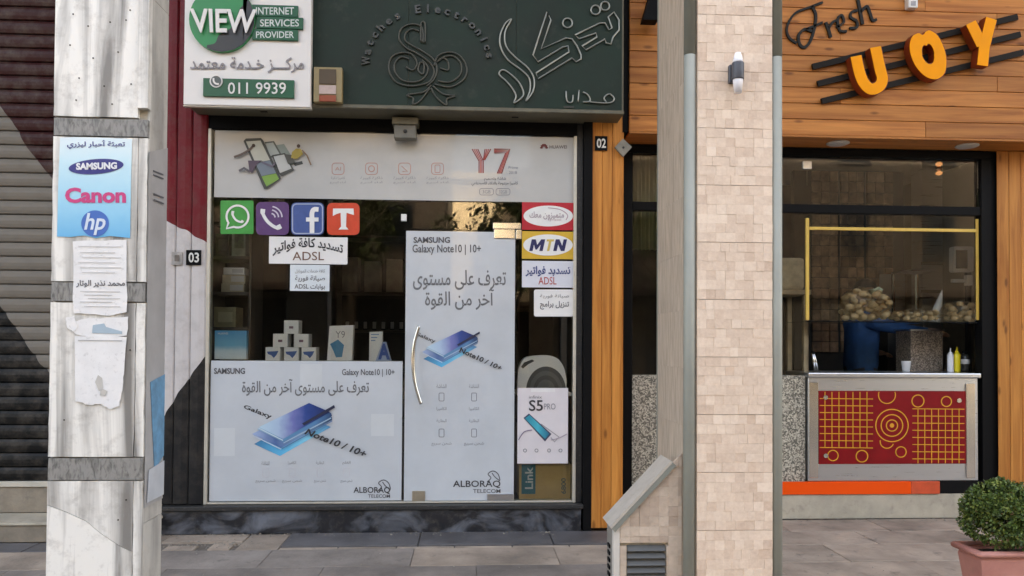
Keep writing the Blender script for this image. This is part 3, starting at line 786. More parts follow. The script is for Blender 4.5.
# siren box
al = thing('alarm_box', 'small brown and orange alarm box on the green sign', 'alarm box', (P(326, 103, 5.7)[0], 5.7, P(326, 103, 5.7)[1]))
pbox('housing', 313.5, 67, 342, 102, 5.66, 0.058, mat('beige_siren_plastic', '9c8a62', 0.5, 0.1, 8), al, 0.006)
pbox('grille', 319, 69, 336, 84, 5.652, 0.007, mat('brown_grille', '5d4c38', 0.6, 0.1, 8), al, 0.002)
pbox('label_panel', 319, 85, 336, 94, 5.652, 0.007, mat('pinkish_label', (0.55, 0.42, 0.38), 0.5, 0.1, 30), al, 0.002)
pbox('lens', 319, 95, 336, 101.5, 5.648, 0.011, mat('orange_lens', '9a4326', 0.3, 0.1, 8), al, 0.003)
# VIEW board
YV = 5.64
vw = thing('sign_board', 'white sign board reading VIEW with green disc and phone number strip', 'sign', (P(247, 106, YV)[0], YV, P(247, 106, YV)[1]))
a_ = RX(184, 0, 311, 106, YV)
M_SIGNW = mat('white_sign_panel', (0.80, 0.77, 0.74), 0.4, 0.03, 3)
box('panel', a_[0], a_[1], YV, YB-0.02, a_[2], 4.55, M_SIGNW, vw, 0.004)
box('panel_edge', a_[0]-0.004, a_[1]+0.004, YV+0.01, YB-0.03, a_[2]-0.008, a_[2]-0.001, M_ALU, vw)
M_VG = mat('sign_green', '128a50', 0.4, 0.05, 4); M_VGD = mat('sign_dark_green', '0d5a3c', 0.4, 0.05, 4); M_VB = mat('sign_black', (0.035, 0.037, 0.04), 0.4, 0.05, 4)
cx, cy, R_ = 222, 19, 33
pprism('disc', ell(cx, cy, R_, R_, 40), YV-0.03, 0.028, M_VG, vw)
blob = spline([(207, 45), (215, 43), (219, 35), (228, 30), (236, 22), (239, 10), (246, 2), (250, -8)], 4)
edge = [(cx+(R_-0.3)*math.cos(rad(q)), cy-(R_-0.3)*math.sin(rad(q))) for q in (50, 30, 10, -10, -30, -50, -70, -90, -105, -118)]
pprism('disc_black_part', blob+edge, YV-0.033, 0.0025, M_VB, vw)  # black wavy part of the green disc
words('lettering', 'VIEW', ((190, 9), (257, 10), (254, 33), (193, 33)), YV-0.045, M_SIGNW, vw, 0.018, 0.010, split=True)
for k, (s, x0, y0, x1, y1) in enumerate((('INTERNET', 252, 5, 298, 16.5), ('SERVICES', 256, 17, 303, 28.5), ('PROVIDER', 252, 29, 298, 40))):
    pbox('strip', x0, y0, x1, y1, YV-0.02, 0.018, M_VGD, vw, 0.002)
    words('lettering', s, (x0+4, y0+2.3, x1-4, y1-2), YV-0.022, ink((0.62, 0.68, 0.64)), vw, 0.012, split=True)
words('lettering', 'مركـــز خـدمة معتمد', (190, 57, 304, 73), YV-0.006, mat('grey_sign_letters', (0.28, 0.26, 0.27), 0.5, 0.05, 5), vw, 0.012, 0.004, split=True)
pbox('strip', 203, 79, 294, 97, YV-0.02, 0.018, M_VGD, vw, 0.002)
words('lettering', '011 9939', (228, 82.5, 286, 94), YV-0.024, ink((0.75, 0.75, 0.72)), vw, 0.006, 0.002, split=True)
pprism('badge', ell(216, 81, 6.5, 6.5, 20), YV-0.028, 0.007, M_SIGNW, vw)
pprism('badge_centre', ell(216, 81, 5.2, 5.2, 20), YV-0.031, 0.0025, ink((0.10, 0.12, 0.12)), vw)
pstroke('receiver', spline([(213.5, 78), (213.6, 81), (215.5, 83.5), (218.8, 84)], 4), 1.7, YV-0.034, 0.002, M_SIGNW, vw)

# ================================================================== VINYLS AND STICKERS ON THE GLASS
YG = Y0-0.0035
def lay(n): return YG-0.0022*n
def sheet(name, label, cat, px, mt, n=0, Yb=None, pts=None):
    """a printed sheet as a thing: the sheet itself is the parent mesh's first part"""
    Yf = (Yb if Yb is not None else YG)-0.0022*n
    a = RX(*px, Yf)
    t = thing(name, label, cat, ((a[0]+a[1])/2, Yf, a[2]))
    if pts: pprism('sheet', pts, Yf, 0.0014, mt, t)
    else: box('sheet', a[0], a[1], Yf, Yf+0.0014, a[2], a[3], mt, t)
    return t
def grad(name, pts_cols, ax, z0, z1, rough=0.3):
    """flat print: colours blended between two points of the picture plane (X,Z)"""
    mt, t, b = newmat(name); L = t.links.new
    tc = node(t, 'ShaderNodeTexCoord'); sx = node(t, 'ShaderNodeSeparateXYZ'); L(tc.outputs['Object'], sx.inputs[0])
    mr = node(t, 'ShaderNodeMapRange', i_1=z0, i_2=z1); L(sx.outputs[ax], mr.inputs[0])
    rp = node(t, 'ShaderNodeValToRGB'); e = rp.color_ramp.elements
    e[0].color = (*lin(pts_cols[0][1]), 1); e[0].position = pts_cols[0][0]
    e[1].color = (*lin(pts_cols[-1][1]), 1); e[1].position = pts_cols[-1][0]
    for p, c in pts_cols[1:-1]: q = e.new(p); q.color = (*lin(c), 1)
    n = node(t, 'ShaderNodeTexNoise', i_Scale=18.0, i_Detail=5.0); L(tc.outputs['Object'], n.inputs['Vector'])
    ad = node(t, 'ShaderNodeMath', operation='MULTIPLY_ADD', i_1=0.12, i_2=-0.06); L(n.outputs['Fac'], ad.inputs[0])
    a2 = node(t, 'ShaderNodeMath', operation='ADD'); L(mr.outputs[0], a2.inputs[0]); L(ad.outputs[0], a2.inputs[1])
    L(a2.outputs[0], rp.inputs[0]); L(rp.outputs[0], b.inputs['Base Color']); b.inputs['Roughness'].default_value = rough
    return mt
BLK = ink((0.035, 0.035, 0.04)); GRY = ink((0.16, 0.165, 0.175)); LGR = ink((0.24, 0.25, 0.27)); DGR = ink((0.09, 0.09, 0.10))

# --- tall poster filling the door
dp = sheet('poster', 'white Samsung phone poster covering the glass door', 'poster', (405, 231.5, 514.5, 500.5), M_VINYL, 0, YG-0.004)
YD = YG-0.004
def dl(n): return YD-0.0022*n
words('lettering', 'SAMSUNG', (413.5, 237, 450, 243), dl(1), DGR, dp, 0.03)
words('lettering', 'Galaxy Note10 | 10+', (412.5, 244.5, 481, 255), dl(1), DGR, dp, 0.012)
words('lettering', 'تعرف على مستوى', (413, 270, 506, 290), dl(1), GRY, dp, 0.012)
words('lettering', 'آخر من القوة', (425, 289, 494, 310), dl(1), GRY, dp, 0.012)
def phone_stack(t, ox, oy, s, YL, n0):
    q = lambda x, y: (ox+x*s, oy+y*s)
    z0 = P(ox, oy+30*s, YL)[1]; z1 = P(ox, oy, YL)[1]; x0 = P(ox, oy, YL)[0]; x1 = P(ox+80*s, oy, YL)[0]
    k = 'a' if s < 0.8 else 'b'
    pprism('phone_picture', [q(2, 37), (ox+28*s, oy+49*s), q(79, 20), q(52, 9)], YL-0.0022*n0, 0.0014, grad('picture_blue_'+k, [(0, '2f6d9a'), (0.35, '49b0dc'), (0.7, '79cdea'), (1, '3f7fb0')], 'X', x0, x1), t)
    pprism('phone_picture', [q(0, 27), q(29, 41), q(80, 13), q(80, 10), q(54, 0)], YL-0.0022*(n0+1), 0.0014, grad('picture_lilac_'+k, [(0, '9fb4d6'), (0.3, '4a6a9c'), (0.6, '7fa5cc'), (1, '2f5379')], 'X', x0, x1), t)
    pprism('phone_picture', [q(5, 22), q(31, 35), q(80, 9), q(79, 6), q(56, -3)], YL-0.0022*(n0+2), 0.0014, grad('picture_edge_'+k, [(0, 'a8cfe2'), (0.4, '5b93b8'), (0.8, '4d80ad'), (1, '233f66')], 'X', x0, x1), t)
    pprism('phone_picture', [q(7, 20), q(31, 32), q(78, 5), q(57, -4)], YL-0.0022*(n0+3), 0.0014, grad('picture_screen_'+k, [(0, 'b9d9e4'), (0.34, 'a3bcd6'), (0.52, '7078b2'), (0.68, '2c4a8c'), (1, '141f4a')], 'X', x0, x1), t)
    for (n_, pa, pb, c_) in ((n0+5, (7, 21.3), (31, 33.4), (0.62, 0.74, 0.82)), (n0+5, (1, 28.5), (29, 42.2), (0.55, 0.66, 0.78)), (n0+5, (31.5, 36), (79, 11), (0.42, 0.60, 0.74)), (n0+6, (30, 41.5), (80, 14), (0.10, 0.20, 0.38))):
        pstroke('picture_edge_line', [q(*pa), q(*pb)], 0.9*s, YL-0.0022*n_, 0.0014, ink(c_), t)
    pprism('stylus_picture', [q(50, 16.5), q(52, 18.5), q(83, 0.5), q(82, -2)], YL-0.0022*(n0+4), 0.0014, ink((0.02, 0.025, 0.06)), t)
phone_stack(dp, 422, 333, 0.70, YD, 1)
words('lettering', 'Galaxy', ((416.5, 331.5), (436, 339.5), (434.5, 344.5), (414, 335.5)), dl(1), DGR, dp, 0.02)
words('lettering', 'Note10 / 10+', ((461, 347), (503, 366.5), (500, 370.5), (459, 352)), dl(7), BLK, dp, 0.03)
for i, x in enumerate((441.5, 474)):
    for j, y in enumerate((386, 397, 409, 421, 433, 444)):
        if i == 1 and j == 0 or True:
            if j in (1, 4):
                pstroke('icon', rrect(x-2.5, y-4, x+2.5, y+4, 1), 0.6, dl(1), 0.0014, LGR, dp, True)
            else:
                words('lettering', ['الشاشة', '', 'الكاميرا', 'البطارية', '', 'شحن سريع'][j], (x-(5 if j != 5 else 10), y-2, x+(5 if j != 5 else 10), y+2), dl(1), LGR, dp)
words('lettering', 'ALBORAQ', (453, 480.5, 500.5, 488.2), dl(1), BLK, dp, 0.012)
words('lettering', 'TELECOM', (473, 489, 500.5, 493), dl(1), DGR, dp, 0.01)
def horse(t, ox, oy, YL):
    pstroke('horse_logo', spline([(ox-6, oy+10), (ox-2, oy+6), (ox-5, oy+2), (ox, oy-1), (ox+5, oy+2), (ox+7, oy+8)], 4), 0.9, YL, 0.0014, DGR, t)
    pstroke('horse_logo', spline([(ox-1, oy+1), (ox+2, oy+5), (ox+7, oy+9)], 4), 0.9, YL, 0.0014, DGR, t)
horse(dp, 493, 472, dl(1))

# --- low wide poster in the left window
lp = sheet('poster', 'wide white Samsung phone poster along the bottom of the left window', 'poster', (210, 361, 402, 500.8), M_VINYL, 0)
words('lettering', 'SAMSUNG', (214, 368, 245, 374), lay(1), DGR, lp, 0.03)
words('lettering', 'Galaxy Note10 | 10+', (342, 369, 394.5, 377), lay(1), DGR, lp, 0.012)
words('lettering', 'تعرف على مستوى آخر من القوة', (242, 379, 369, 396), lay(1), GRY, lp, 0.012)
phone_stack(lp, 252, 407, 1.0, YG, 1)
words('lettering', 'Galaxy', ((245, 404.5), (272.5, 414.5), (270.5, 420.5), (242.5, 409)), lay(1), BLK, lp, 0.02)
words('lettering', 'Note10 / 10+', ((308.5, 428.5), (368, 451.5), (364, 457.5), (304, 434)), lay(7), BLK, lp, 0.03)
for i, (x, s) in enumerate(((265.5, 'الشاشة'), (292, 'الكاميرا'), (320, 'البطارية'), (346.5, 'القلم'))):
    words('lettering', s, (x-4, 461, x+4, 465), lay(1), LGR, lp)
    pstroke('icon', rrect(x-3, 468, x+3, 477, 1.2), 0.6, lay(1), 0.0014, ink((0.55, 0.56, 0.6)), lp, True)
    words('lettering', 'شحن سريع', (x-(10 if i < 2 else 6), 479.5, x+(10 if i < 2 else 6), 483), lay(1), LGR, lp)
words('lettering', 'ALBORAQ', (353.5, 487, 390, 494), lay(1), BLK, lp, 0.012)
words('lettering', 'TELECOM', (368, 494.3, 390, 497.8), lay(1), DGR, lp, 0.01)
horse(lp, 383.5, 481, lay(1))
for (x0, y0, x1, y1) in ((214, 428, 235, 456), (371, 414, 394, 436), (300, 364, 322, 392)):
    pbox('backing_patch', x0, y0, x1, y1, lay(0.55), 0.0006, mat('paler_vinyl_patch', (0.58, 0.615, 0.635), 0.35, 0.04, 3), lp)

# --- banner across the top of the window
tp = sheet('banner', 'long white phone banner reading Y7 across the top of the shop window', 'banner', (214.5, 134, 574.5, 200), M_VINYL2, 0)
def pic(pts, c, n=1, nm='phone_picture'):
    return pprism(nm, pts, lay(n), 0.0014, c if not isinstance(c, (str, tuple)) else ink(c), tp)
D_ = (0.05, 0.055, 0.05)
pic([(295, 166), (303, 164), (302, 161), (293, 163)], D_, 1)
pic([(276, 145), (284, 144), (296, 163), (289, 166)], (0.22, 0.27, 0.25), 1)
pic([(264.5, 142), (274, 141), (282, 155), (270, 158)], (0.10, 0.11, 0.10), 2)
pic([(265.5, 143.5), (273, 142.5), (279.5, 154), (270, 156)], (0.36, 0.40, 0.38), 3)
pic([(272, 155), (285, 153), (294, 170), (282, 176.5), (278, 173)], D_, 4)
pic([(273.5, 156.5), (284, 154.5), (291.5, 168.5), (280, 173)], (0.48, 0.49, 0.47), 5)
pic([(243.5, 141), (246, 138.5), (261, 138), (263, 140), (281, 178.5), (267, 189), (264, 189)], D_, 6)
pic([(246, 141.5), (260.5, 140.5), (270, 160), (255.5, 163)], (0.47, 0.47, 0.40), 7)
pic([(255.5, 163.4), (270, 160.4), (276, 173), (261.5, 176)], (0.17, 0.21, 0.25), 7)
pic([(261.5, 176.4), (276, 173.4), (279, 179), (266.5, 186.5)], (0.17, 0.33, 0.06), 7)
V1 = (0.09, 0.06, 0.09)
pstroke('player_picture', spline([(234, 157), (241, 154.5), (249, 150), (253, 146)], 4), 2.2, lay(9), 0.0014, ink((0.12, 0.08, 0.06)), tp)
pic(ell(253.5, 145.5, 1.8, 1.8, 10), (0.05, 0.03, 0.02), 9, 'player_picture')
pic([(248, 160.5), (262, 160.5), (256, 165), (252, 173), (249.5, 172)], V1, 9, 'player_picture')
pstroke('player_picture', [(250, 172), (244, 168), (239, 171)], 2.4, lay(10), 0.0014, ink((0.10, 0.09, 0.10)), tp)
pstroke('player_picture', [(262, 162), (272, 166.5), (275, 163)], 2.0, lay(10), 0.0014, ink((0.14, 0.12, 0.16)), tp)
pic([(292, 152), (296, 148.5), (301, 149), (303, 154), (297, 159), (291, 158)], (0.36, 0.27, 0.05), 9, 'player_picture')
pic(ell(298.5, 146, 1.8, 1.9, 10), (0.06, 0.03, 0.02), 10, 'player_picture')
pstroke('player_picture', [(302, 150), (307, 155.5), (311, 165)], 1.4, lay(9), 0.0014, ink((0.25, 0.16, 0.10)), tp)
pic([(284, 154), (292, 155), (295, 163), (288, 164)], (0.07, 0.07, 0.06), 8, 'player_picture')
RED = (0.42, 0.06, 0.05); PINK = (0.5, 0.27, 0.23)
for i, x in enumerate((338, 371.5, 404.5, 437.5)):
    pstroke('icon', rrect(x-6, 163, x+6, 174.5, 3), 0.7, lay(1), 0.0014, ink(PINK), tp, True)
    if i == 0: words('lettering', 'AI', (x-3, 167, x+3, 170.5), lay(1), ink(PINK), tp)
    elif i == 1: pstroke('icon', ell(x, 168.7, 3, 3, 14), 0.9, lay(1), 0.0014, ink(PINK), tp, True)
    elif i == 2: pstroke('icon', [(x-3, 166), (x+3, 171.5), (x-2, 171.5)], 0.8, lay(1), 0.0014, ink(PINK), tp)
    else: pstroke('icon', rrect(x-2.5, 165, x+2.5, 172.5, 1), 0.7, lay(1), 0.0014, ink(PINK), tp, True)
    words('lettering', 'ذاكرة كبيرة' if i else 'كاميرا ذكية', (x-(7 if i == 0 else 11), 176.5, x+(7 if i == 0 else 11), 179.8), lay(1), LGR, tp)
    words('lettering', 'أداء أسرع', (x-(8 if i == 0 else 11), 181, x+(8 if i == 0 else 11), 184), lay(1), LGR, tp)
CR = [(0.30, 0.03, 0.03), (0.55, 0.12, 0.08), (0.5, 0.06, 0.06)]
for k in range(4):
    c = ink(CR[k % 3])
    o_ = k*1.6
    pstroke('numeral_stripe', [(472+o_*1.2, 149), (479+o_*0.9, 161), (479+o_*0.9, 173)], 0.9, lay(1), 0.0014, c, tp)
    pstroke('numeral_stripe', [(490.8-o_*1.2, 149), (484.8-o_*0.3, 160)], 0.9, lay(2), 0.0014, c, tp)
    pstroke('numeral_stripe', [(494, 149+o_*0.8), (510-o_*0.9, 149+o_*0.8), (501.5-o_*0.9, 173.5)], 0.9, lay(3), 0.0014, c, tp)
words('lettering', 'Prime', (508.5, 166, 518, 169), lay(1), LGR, tp)
words('lettering', '2018', (509, 171, 517, 174), lay(1), LGR, tp)
words('lettering', 'شاشة وتصميم', (484, 177, 506, 181), lay(1), GRY, tp, 0.02)
words('lettering', 'كاميرا مزدوجة بالذكاء الاصطناعي', (471.5, 181.5, 518, 186), lay(1), GRY, tp, 0.02)
for x0, s in ((479.5, '3GB'), (496, '32GB')):
    pstroke('icon', rrect(x0, 188.5, x0+14, 195, 2.2), 0.6, lay(1), 0.0014, LGR, tp, True)
    words('lettering', s, (x0+3, 190, x0+11, 193.5), lay(1), LGR, tp)
for k in range(7):
    a_ = 205-k*38.3 if False else 10+k*26.6
    t_ = rad(a_); pprism('flower_logo', [(544+1.0*math.cos(t_), 148.4-1.0*math.sin(t_)), (544+3.2*math.cos(t_+0.28), 148.4-4.2*math.sin(t_+0.28)), (544+4.2*math.cos(t_), 148.4-5.0*math.sin(t_)), (544+3.2*math.cos(t_-0.28), 148.4-4.2*math.sin(t_-0.28))], lay(1), 0.0014, ink((0.16, 0.015, 0.015)), tp)
words('lettering', 'HUAWEI', (549.5, 145.3, 567, 148.6), lay(1), ink((0.13, 0.11, 0.11)), tp, 0.02)

# --- four app stickers
def appsheet(label, px, mt, r=4):
    return sheet('sticker', label, 'sticker', px, mt, 1, pts=rrect(*px, r))
WH = ink((0.80, 0.80, 0.78))
s1 = appsheet('square green sticker with white phone in a speech bubble', (220.5, 200.5, 253.5, 234), mat('chat_green', '2f9a45', 0.35, 0.08, 20), 1.2)
bub = ell(237.5, 216.5, 11, 11, 28, -110, 215)
pstroke('speech_bubble', bub+[(226.5, 228.5)], 2.0, lay(3), 0.0014, WH, s1, True)
pstroke('receiver', spline([(233, 211), (232.7, 215), (236, 220), (241, 222), (243, 220.5)], 5), [2.5]*5+[2.0]*11+[2.6]*5, lay(3), 0.0014, WH, s1)
s2 = appsheet('rounded purple sticker with white ringing phone receiver', (256, 202, 289, 235), mat('call_purple', '5b3a70', 0.35, 0.08, 20), 5)
pstroke('receiver', spline([(263, 209), (263, 214), (268, 222), (276, 227.5), (281, 226)], 5), [4.5]*5+[3.2]*11+[4.6]*5, lay(3), 0.0014, WH, s2)
for r_ in (4, 7.5, 11): pstroke('sound_wave', ell(271, 217.5, r_, r_, 10, 2, 82), 1.3, lay(3), 0.0014, ink((0.62, 0.58, 0.68)), s2)
s3 = appsheet('rounded blue sticker with white letter f', (291, 202.5, 324, 235), mat('social_blue', '3d5a98', 0.35, 0.08, 20), 5)
pstroke('border', rrect(292.5, 204, 322.5, 233.5, 4), 1.2, lay(3), 0.0014, ink((0.35, 0.42, 0.60)), s3, True)
pstroke('letter', spline([(318.5, 209.5), (314, 209.5), (312, 213), (312, 220), (312, 233)], 5), 4.6, lay(3), 0.0014, WH, s3)
pstroke('letter', [(306, 219.5), (318.5, 219.5)], 4.0, lay(4), 0.0014, WH, s3)
s4 = appsheet('rounded orange red sticker with white letter T', (327, 203, 359.5, 235), mat('call_orange', 'd8462a', 0.35, 0.08, 20), 5)
pprism('letter', [(333, 208.5), (353.5, 208.5), (354, 215), (350.5, 214), (346.5, 212.8), (346, 226.5), (348.5, 229.5), (338.5, 229.5), (341, 226.5), (340.6, 212.8), (336.5, 214), (332.8, 216)], lay(3), 0.0014, WH, s4)
# --- paper notices
n1_ = sheet('paper_notice', 'white paper notice reading ADSL in brown under the app stickers', 'notice', (269, 237, 347.5, 264), M_PAPER, 1)
words('lettering', 'تسديد كافة فواتير', (272.5, 239.5, 343, 252), lay(2), BLK, n1_, 0.025, warp=lambda u: -0.9*(2*u-1)**2*0.55+0.15)
words('lettering', 'ADSL', (292.5, 251.8, 324, 260.3), lay(2), ink((0.16, 0.07, 0.04)), n1_, 0.0)
n2_ = sheet('paper_notice', 'small pale blue notice with three lines taped below the ADSL notice', 'notice', (290, 264.8, 329.5, 291), mat('pale_blue_paper', (0.68, 0.74, 0.77), 0.7, 0.04, 6), 1)
words('lettering', 'كافة خدمات الموبايل', (295, 269, 325, 273.5), lay(2), GRY, n2_)
words('lettering', 'صيانة فورية', (295, 275.5, 325, 282), lay(2), DGR, n2_, 0.01)
words('lettering', 'بوابات ADSL', (294.5, 284, 325, 290), lay(2), DGR, n2_, 0.01)
r1 = sheet('sticker', 'red sticker with white oval at the top of the narrow window', 'sticker', (522, 202.5, 574, 230), mat('sticker_red', 'c01a2e', 0.35, 0.06, 12), 1)
pprism('oval', ell(548.3, 216, 24.8, 10.4, 40), lay(2), 0.0014, WH, r1)
words('lettering', 'متميزون معك', (529.5, 211.5, 564, 219.5), lay(3), ink((0.33, 0.25, 0.30)), r1, 0.01)
words('lettering', 'syriatel', (548, 218.5, 561, 221.5), lay(3), ink((0.45, 0.33, 0.36)), r1)
pstroke('swoosh', spline([(548, 207.8), (560, 209.5), (567.5, 215), (566, 220)], 5), 0.8, lay(3), 0.0014, ink((0.45, 0.30, 0.34)), r1)
r2 = sheet('sticker', 'yellow sticker with white oval and dark blue MTN letters', 'sticker', (522, 231.5, 574, 259), mat('sticker_yellow', 'd9ae3c', 0.35, 0.06, 12), 1)
pprism('oval', ell(548, 245, 24.8, 10.6, 40), lay(2), 0.0014, WH, r2)
NAVY = ink((0.012, 0.015, 0.09))
sl_ = lambda pts: [(x+(245-y)*0.22, y) for x, y in pts]
pprism('letter', sl_([(530.5, 251), (530.5, 239.3), (534.5, 239.3), (537.2, 244.8), (540, 239.3), (544, 239.3), (544, 251), (540.6, 251), (540.6, 244.6), (537.9, 249.6), (536.5, 249.6), (533.9, 244.6), (533.9, 251)]), lay(3), 0.0014, NAVY, r2)
pprism('letter', sl_([(545.8, 239.3), (553, 239.3), (553, 241.4), (550.6, 241.4), (550.6, 251), (548.2, 251), (548.2, 241.4), (545.8, 241.4)]), lay(3), 0.0014, ink((0.62, 0.46, 0.12)), r2)
pprism('letter', sl_([(554.5, 251), (554.5, 239.3), (558.2, 239.3), (562.4, 245.8), (562.4, 239.3), (565.8, 239.3), (565.8, 251), (562.2, 251), (558, 244.4), (558, 251)]), lay(3), 0.0014, NAVY, r2)
r3 = sheet('sticker', 'white bill payment sticker with blue Arabic and red ADSL below MTN', 'sticker', (522, 261, 574, 287.5), mat('pale_lilac_sheet', (0.66, 0.68, 0.74), 0.5, 0.05, 6), 1)
words('lettering', 'تسديد فواتير', (525.5, 266, 570.5, 276.5), lay(2), ink((0.04, 0.07, 0.22)), r3, 0.03)
words('lettering', 'ADSL', (538.5, 277, 556.5, 284.5), lay(2), ink((0.52, 0.06, 0.05)), r3, 0.0)
r4 = sheet('paper_notice', 'small rounded white notice below the bill payment sticker', 'notice', (534, 289.5, 574, 316.5), M_PAPER, 1, pts=rrect(534, 289.5, 574, 316.5, 2))
words('lettering', 'صيانة فورية', (540, 294, 569, 298.5), lay(2), GRY, r4)
words('lettering', 'تنزيل برامج', (540, 301, 569, 309.5), lay(2), DGR, r4, 0.015)

# ================================================================== GOODS IN THE WINDOW
b1 = goods((214.5, 330.5, 246.5, 359.3), 6.05, 0.05, grad('sky_print', [(0, (0.72, 0.78, 0.80)), (0.3, (0.55, 0.72, 0.80)), (0.5, (0.13, 0.45, 0.66)), (1, (0.05, 0.32, 0.60))], 'Z', P(230, 360, 6.05)[1], P(230, 331, 6.05)[1], 0.4), 'box printed with blue sky and clouds at the left end of the display', None)
words('lettering', 'HUAWEI', (218, 332.5, 228, 334.5), 6.046, WH, b1)
M_SM = mat('white_handset_box', (0.84, 0.83, 0.81), 0.5, 0.05, 12)
pyr = [('left box in the bottom row of the small white box pyramid', 265.5, 347.5, 0), ('middle box in the bottom row of the small white box pyramid', 284, 347.5, 0), ('right box in the bottom row of the small white box pyramid', 301.5, 347.5, 0),
       ('left box in the second row of the small white box pyramid', 273, 334, 1), ('right box in the second row of the small white box pyramid', 294, 334, 1), ('top box crowning the small white box pyramid', 284, 321, 2)]
k_ = 6.1/F
for lb, x0, y0, row in pyr:
    w_, h_ = 14.2*k_, 13.2*k_
    X0 = P(x0, y0, 6.1)[0]; Zb = zd+0.0+row*(h_+0.0008)
    t = thing('boxed_goods', lb, 'box', (X0+w_/2, 6.16, Zb), 'small white boxes in the pyramid')
    box('carton', X0, X0+w_, 6.1, 6.23, Zb, Zb+h_, M_SM, t, 0.002)
    if row == 0:
        prism('printed_label', [(X0+0.012, Zb+0.07), (X0+0.10, Zb+0.075), (X0+0.085, Zb+0.045), (X0+0.065, Zb+0.02), (X0+0.045, Zb+0.042), (X0+0.02, Zb+0.05)], 6.098, 6.0992, ink((0.05, 0.13, 0.36)), t)
    else:
        box('printed_label', X0+0.04, X0+0.072, 6.098, 6.0992, Zb+0.04, Zb+0.058, ink((0.22, 0.12, 0.16)), t)
t = thing('boxed_goods', 'tall white leaning box marked Y9 with blue phone picture', 'box', (P(341, 360, 6.1)[0], 6.12, zd))
pprism('carton', [(329.5, 326), (353.5, 325), (352, 360.6), (327, 360.6)], 6.09, 0.07, M_SM, t)
words('lettering', 'Y9', (335.5, 331, 345, 338), 6.088, ink((0.25, 0.25, 0.27)), t, 0.0)
pprism('printed_label', [(330, 344), (338, 339.5), (344, 345), (342, 357), (336, 357.5), (333, 350)], 6.088, 0.0012, ink((0.04, 0.24, 0.42)), t)
t = thing('boxed_goods', 'narrow white box behind the blue letter A stand', 'box', (P(376, 360, 6.12)[0], 6.14, zd))
pprism('carton', [(369.5, 332), (382.5, 331.5), (382, 360.8), (369, 360.8)], 6.12, 0.05, M_SM, t)
for y in (334, 337, 340): pbox('printed_line', 371, y, 379-(y-334)*0.6, y+1, 6.118, 0.0012, ink((0.2, 0.35, 0.55)), t)
t = thing('letter_stand', 'small blue letter A stand at the right end of the display', 'letter stand', (P(384, 360, 6.07)[0], 6.08, zd))
pprism('face', [(382.5, 342), (386, 342), (391.5, 360.8), (375.5, 360.8)], 6.07, 0.02, mat('pale_blue_card', (0.40, 0.50, 0.70), 0.5, 0.05, 10), t)
words('lettering', 'A', (378, 343.5, 390, 359.5), 6.066, ink((0.05, 0.12, 0.40)), t, 0.05)
# narrow window: poster, case, carton
sp5 = sheet('poster', 'pinkish white phone poster reading S5 PRO in the narrow window', 'poster', (517.5, 388, 568, 463.5), mat('pinkish_vinyl', (0.70, 0.66, 0.68), 0.35, 0.05, 4), 1)
words('lettering', 'S5', (529, 400, 543, 411), lay(2), BLK, sp5, 0.015)
words('lettering', 'PRO', (544, 403.5, 555.5, 409.5), lay(2), LGR, sp5, 0.0)
words('lettering', 'infinix', (529, 395.5, 542, 398.5), lay(2), GRY, sp5)
pbox('clear_tab', 531, 388.5, 555, 392, lay(2), 0.0014, ink((0.78, 0.77, 0.77)), sp5)
pprism('phone_picture', [(523.5, 418), (529, 413.5), (551.5, 434), (545, 441.5)], lay(2), 0.0014, ink((0.06, 0.07, 0.12)), sp5)
pprism('phone_picture', [(525, 418.5), (529.5, 415), (549.5, 434), (545, 439)], lay(3), 0.0014, grad('teal_screen', [(0, '12788f'), (0.5, '2fb0c4'), (1, '10567a')], 'X', P(524, 420, YG)[0], P(551, 420, YG)[0]), sp5)
pstroke('phone_picture', [(541, 424), (559, 437), (554.5, 442), (551, 437.5)], 0.8, lay(2), 0.0014, ink((0.3, 0.3, 0.32)), sp5)
pstroke('line_art', spline([(518.5, 440), (524, 432), (532, 430)], 4), 0.9, lay(4), 0.0014, ink((0.2, 0.16, 0.25)), sp5)
pstroke('line_art', spline([(551, 440), (559, 438), (567, 434)], 4), 0.7, lay(4), 0.0014, ink((0.35, 0.3, 0.38)), sp5)
for x in (525, 536.5, 549, 560.5): pstroke('icon', ell(x, 450.5, 1.6, 1.6, 10), 0.7, lay(2), 0.0014, LGR, sp5, True)
zc = P(540, 392, 6.05)[1]
cs = thing('cable_case', 'white rounded plastic case with grey ribbed disc above the S5 poster', 'case', (P(541, 390, 6.1)[0], 6.12, zc))
pprism('body', [(517.5, 391.5)]+spline([(517.5, 385), (518.5, 370), (523, 360), (531, 356.5), (548, 355.5), (558, 359), (564, 368), (566.5, 380)], 4)+[(566.5, 391.5)], 6.08, 0.16, mat('bright_white_plastic', (0.88, 0.88, 0.87), 0.35, 0.02, 4), cs)
pprism('handle_slot', rrect(521, 360, 534, 366.5, 2.5)if False else [(521, 367), (524, 362.5), (532, 359.5), (534.5, 361), (528, 364.5), (523, 368.5)], 6.077, 0.0025, ink((0.05, 0.05, 0.05)), cs)
for k, r_ in enumerate((20, 16.5, 13, 9.5)):
    pprism('ribbed_ring', ell(546, 391.5, r_, r_*1.25, 24, 0, 180), 6.076-0.004*k, 0.0035, [ink((0.10, 0.105, 0.11)), ink((0.16, 0.165, 0.17))][k % 2], cs)
cb = goods((519, 464, 570.5, 499.3), 6.06, 0.3, M_CARD, 'brown cardboard box with teal Link label at the bottom of the narrow window', None)
box('carton_stand', P(519, 480, 6.06)[0], P(570.5, 480, 6.06)[0], 6.07, 6.35, zs-0.001, RX(519, 464, 570.5, 499.3, 6.06)[2], M_DARKWALL, cb)
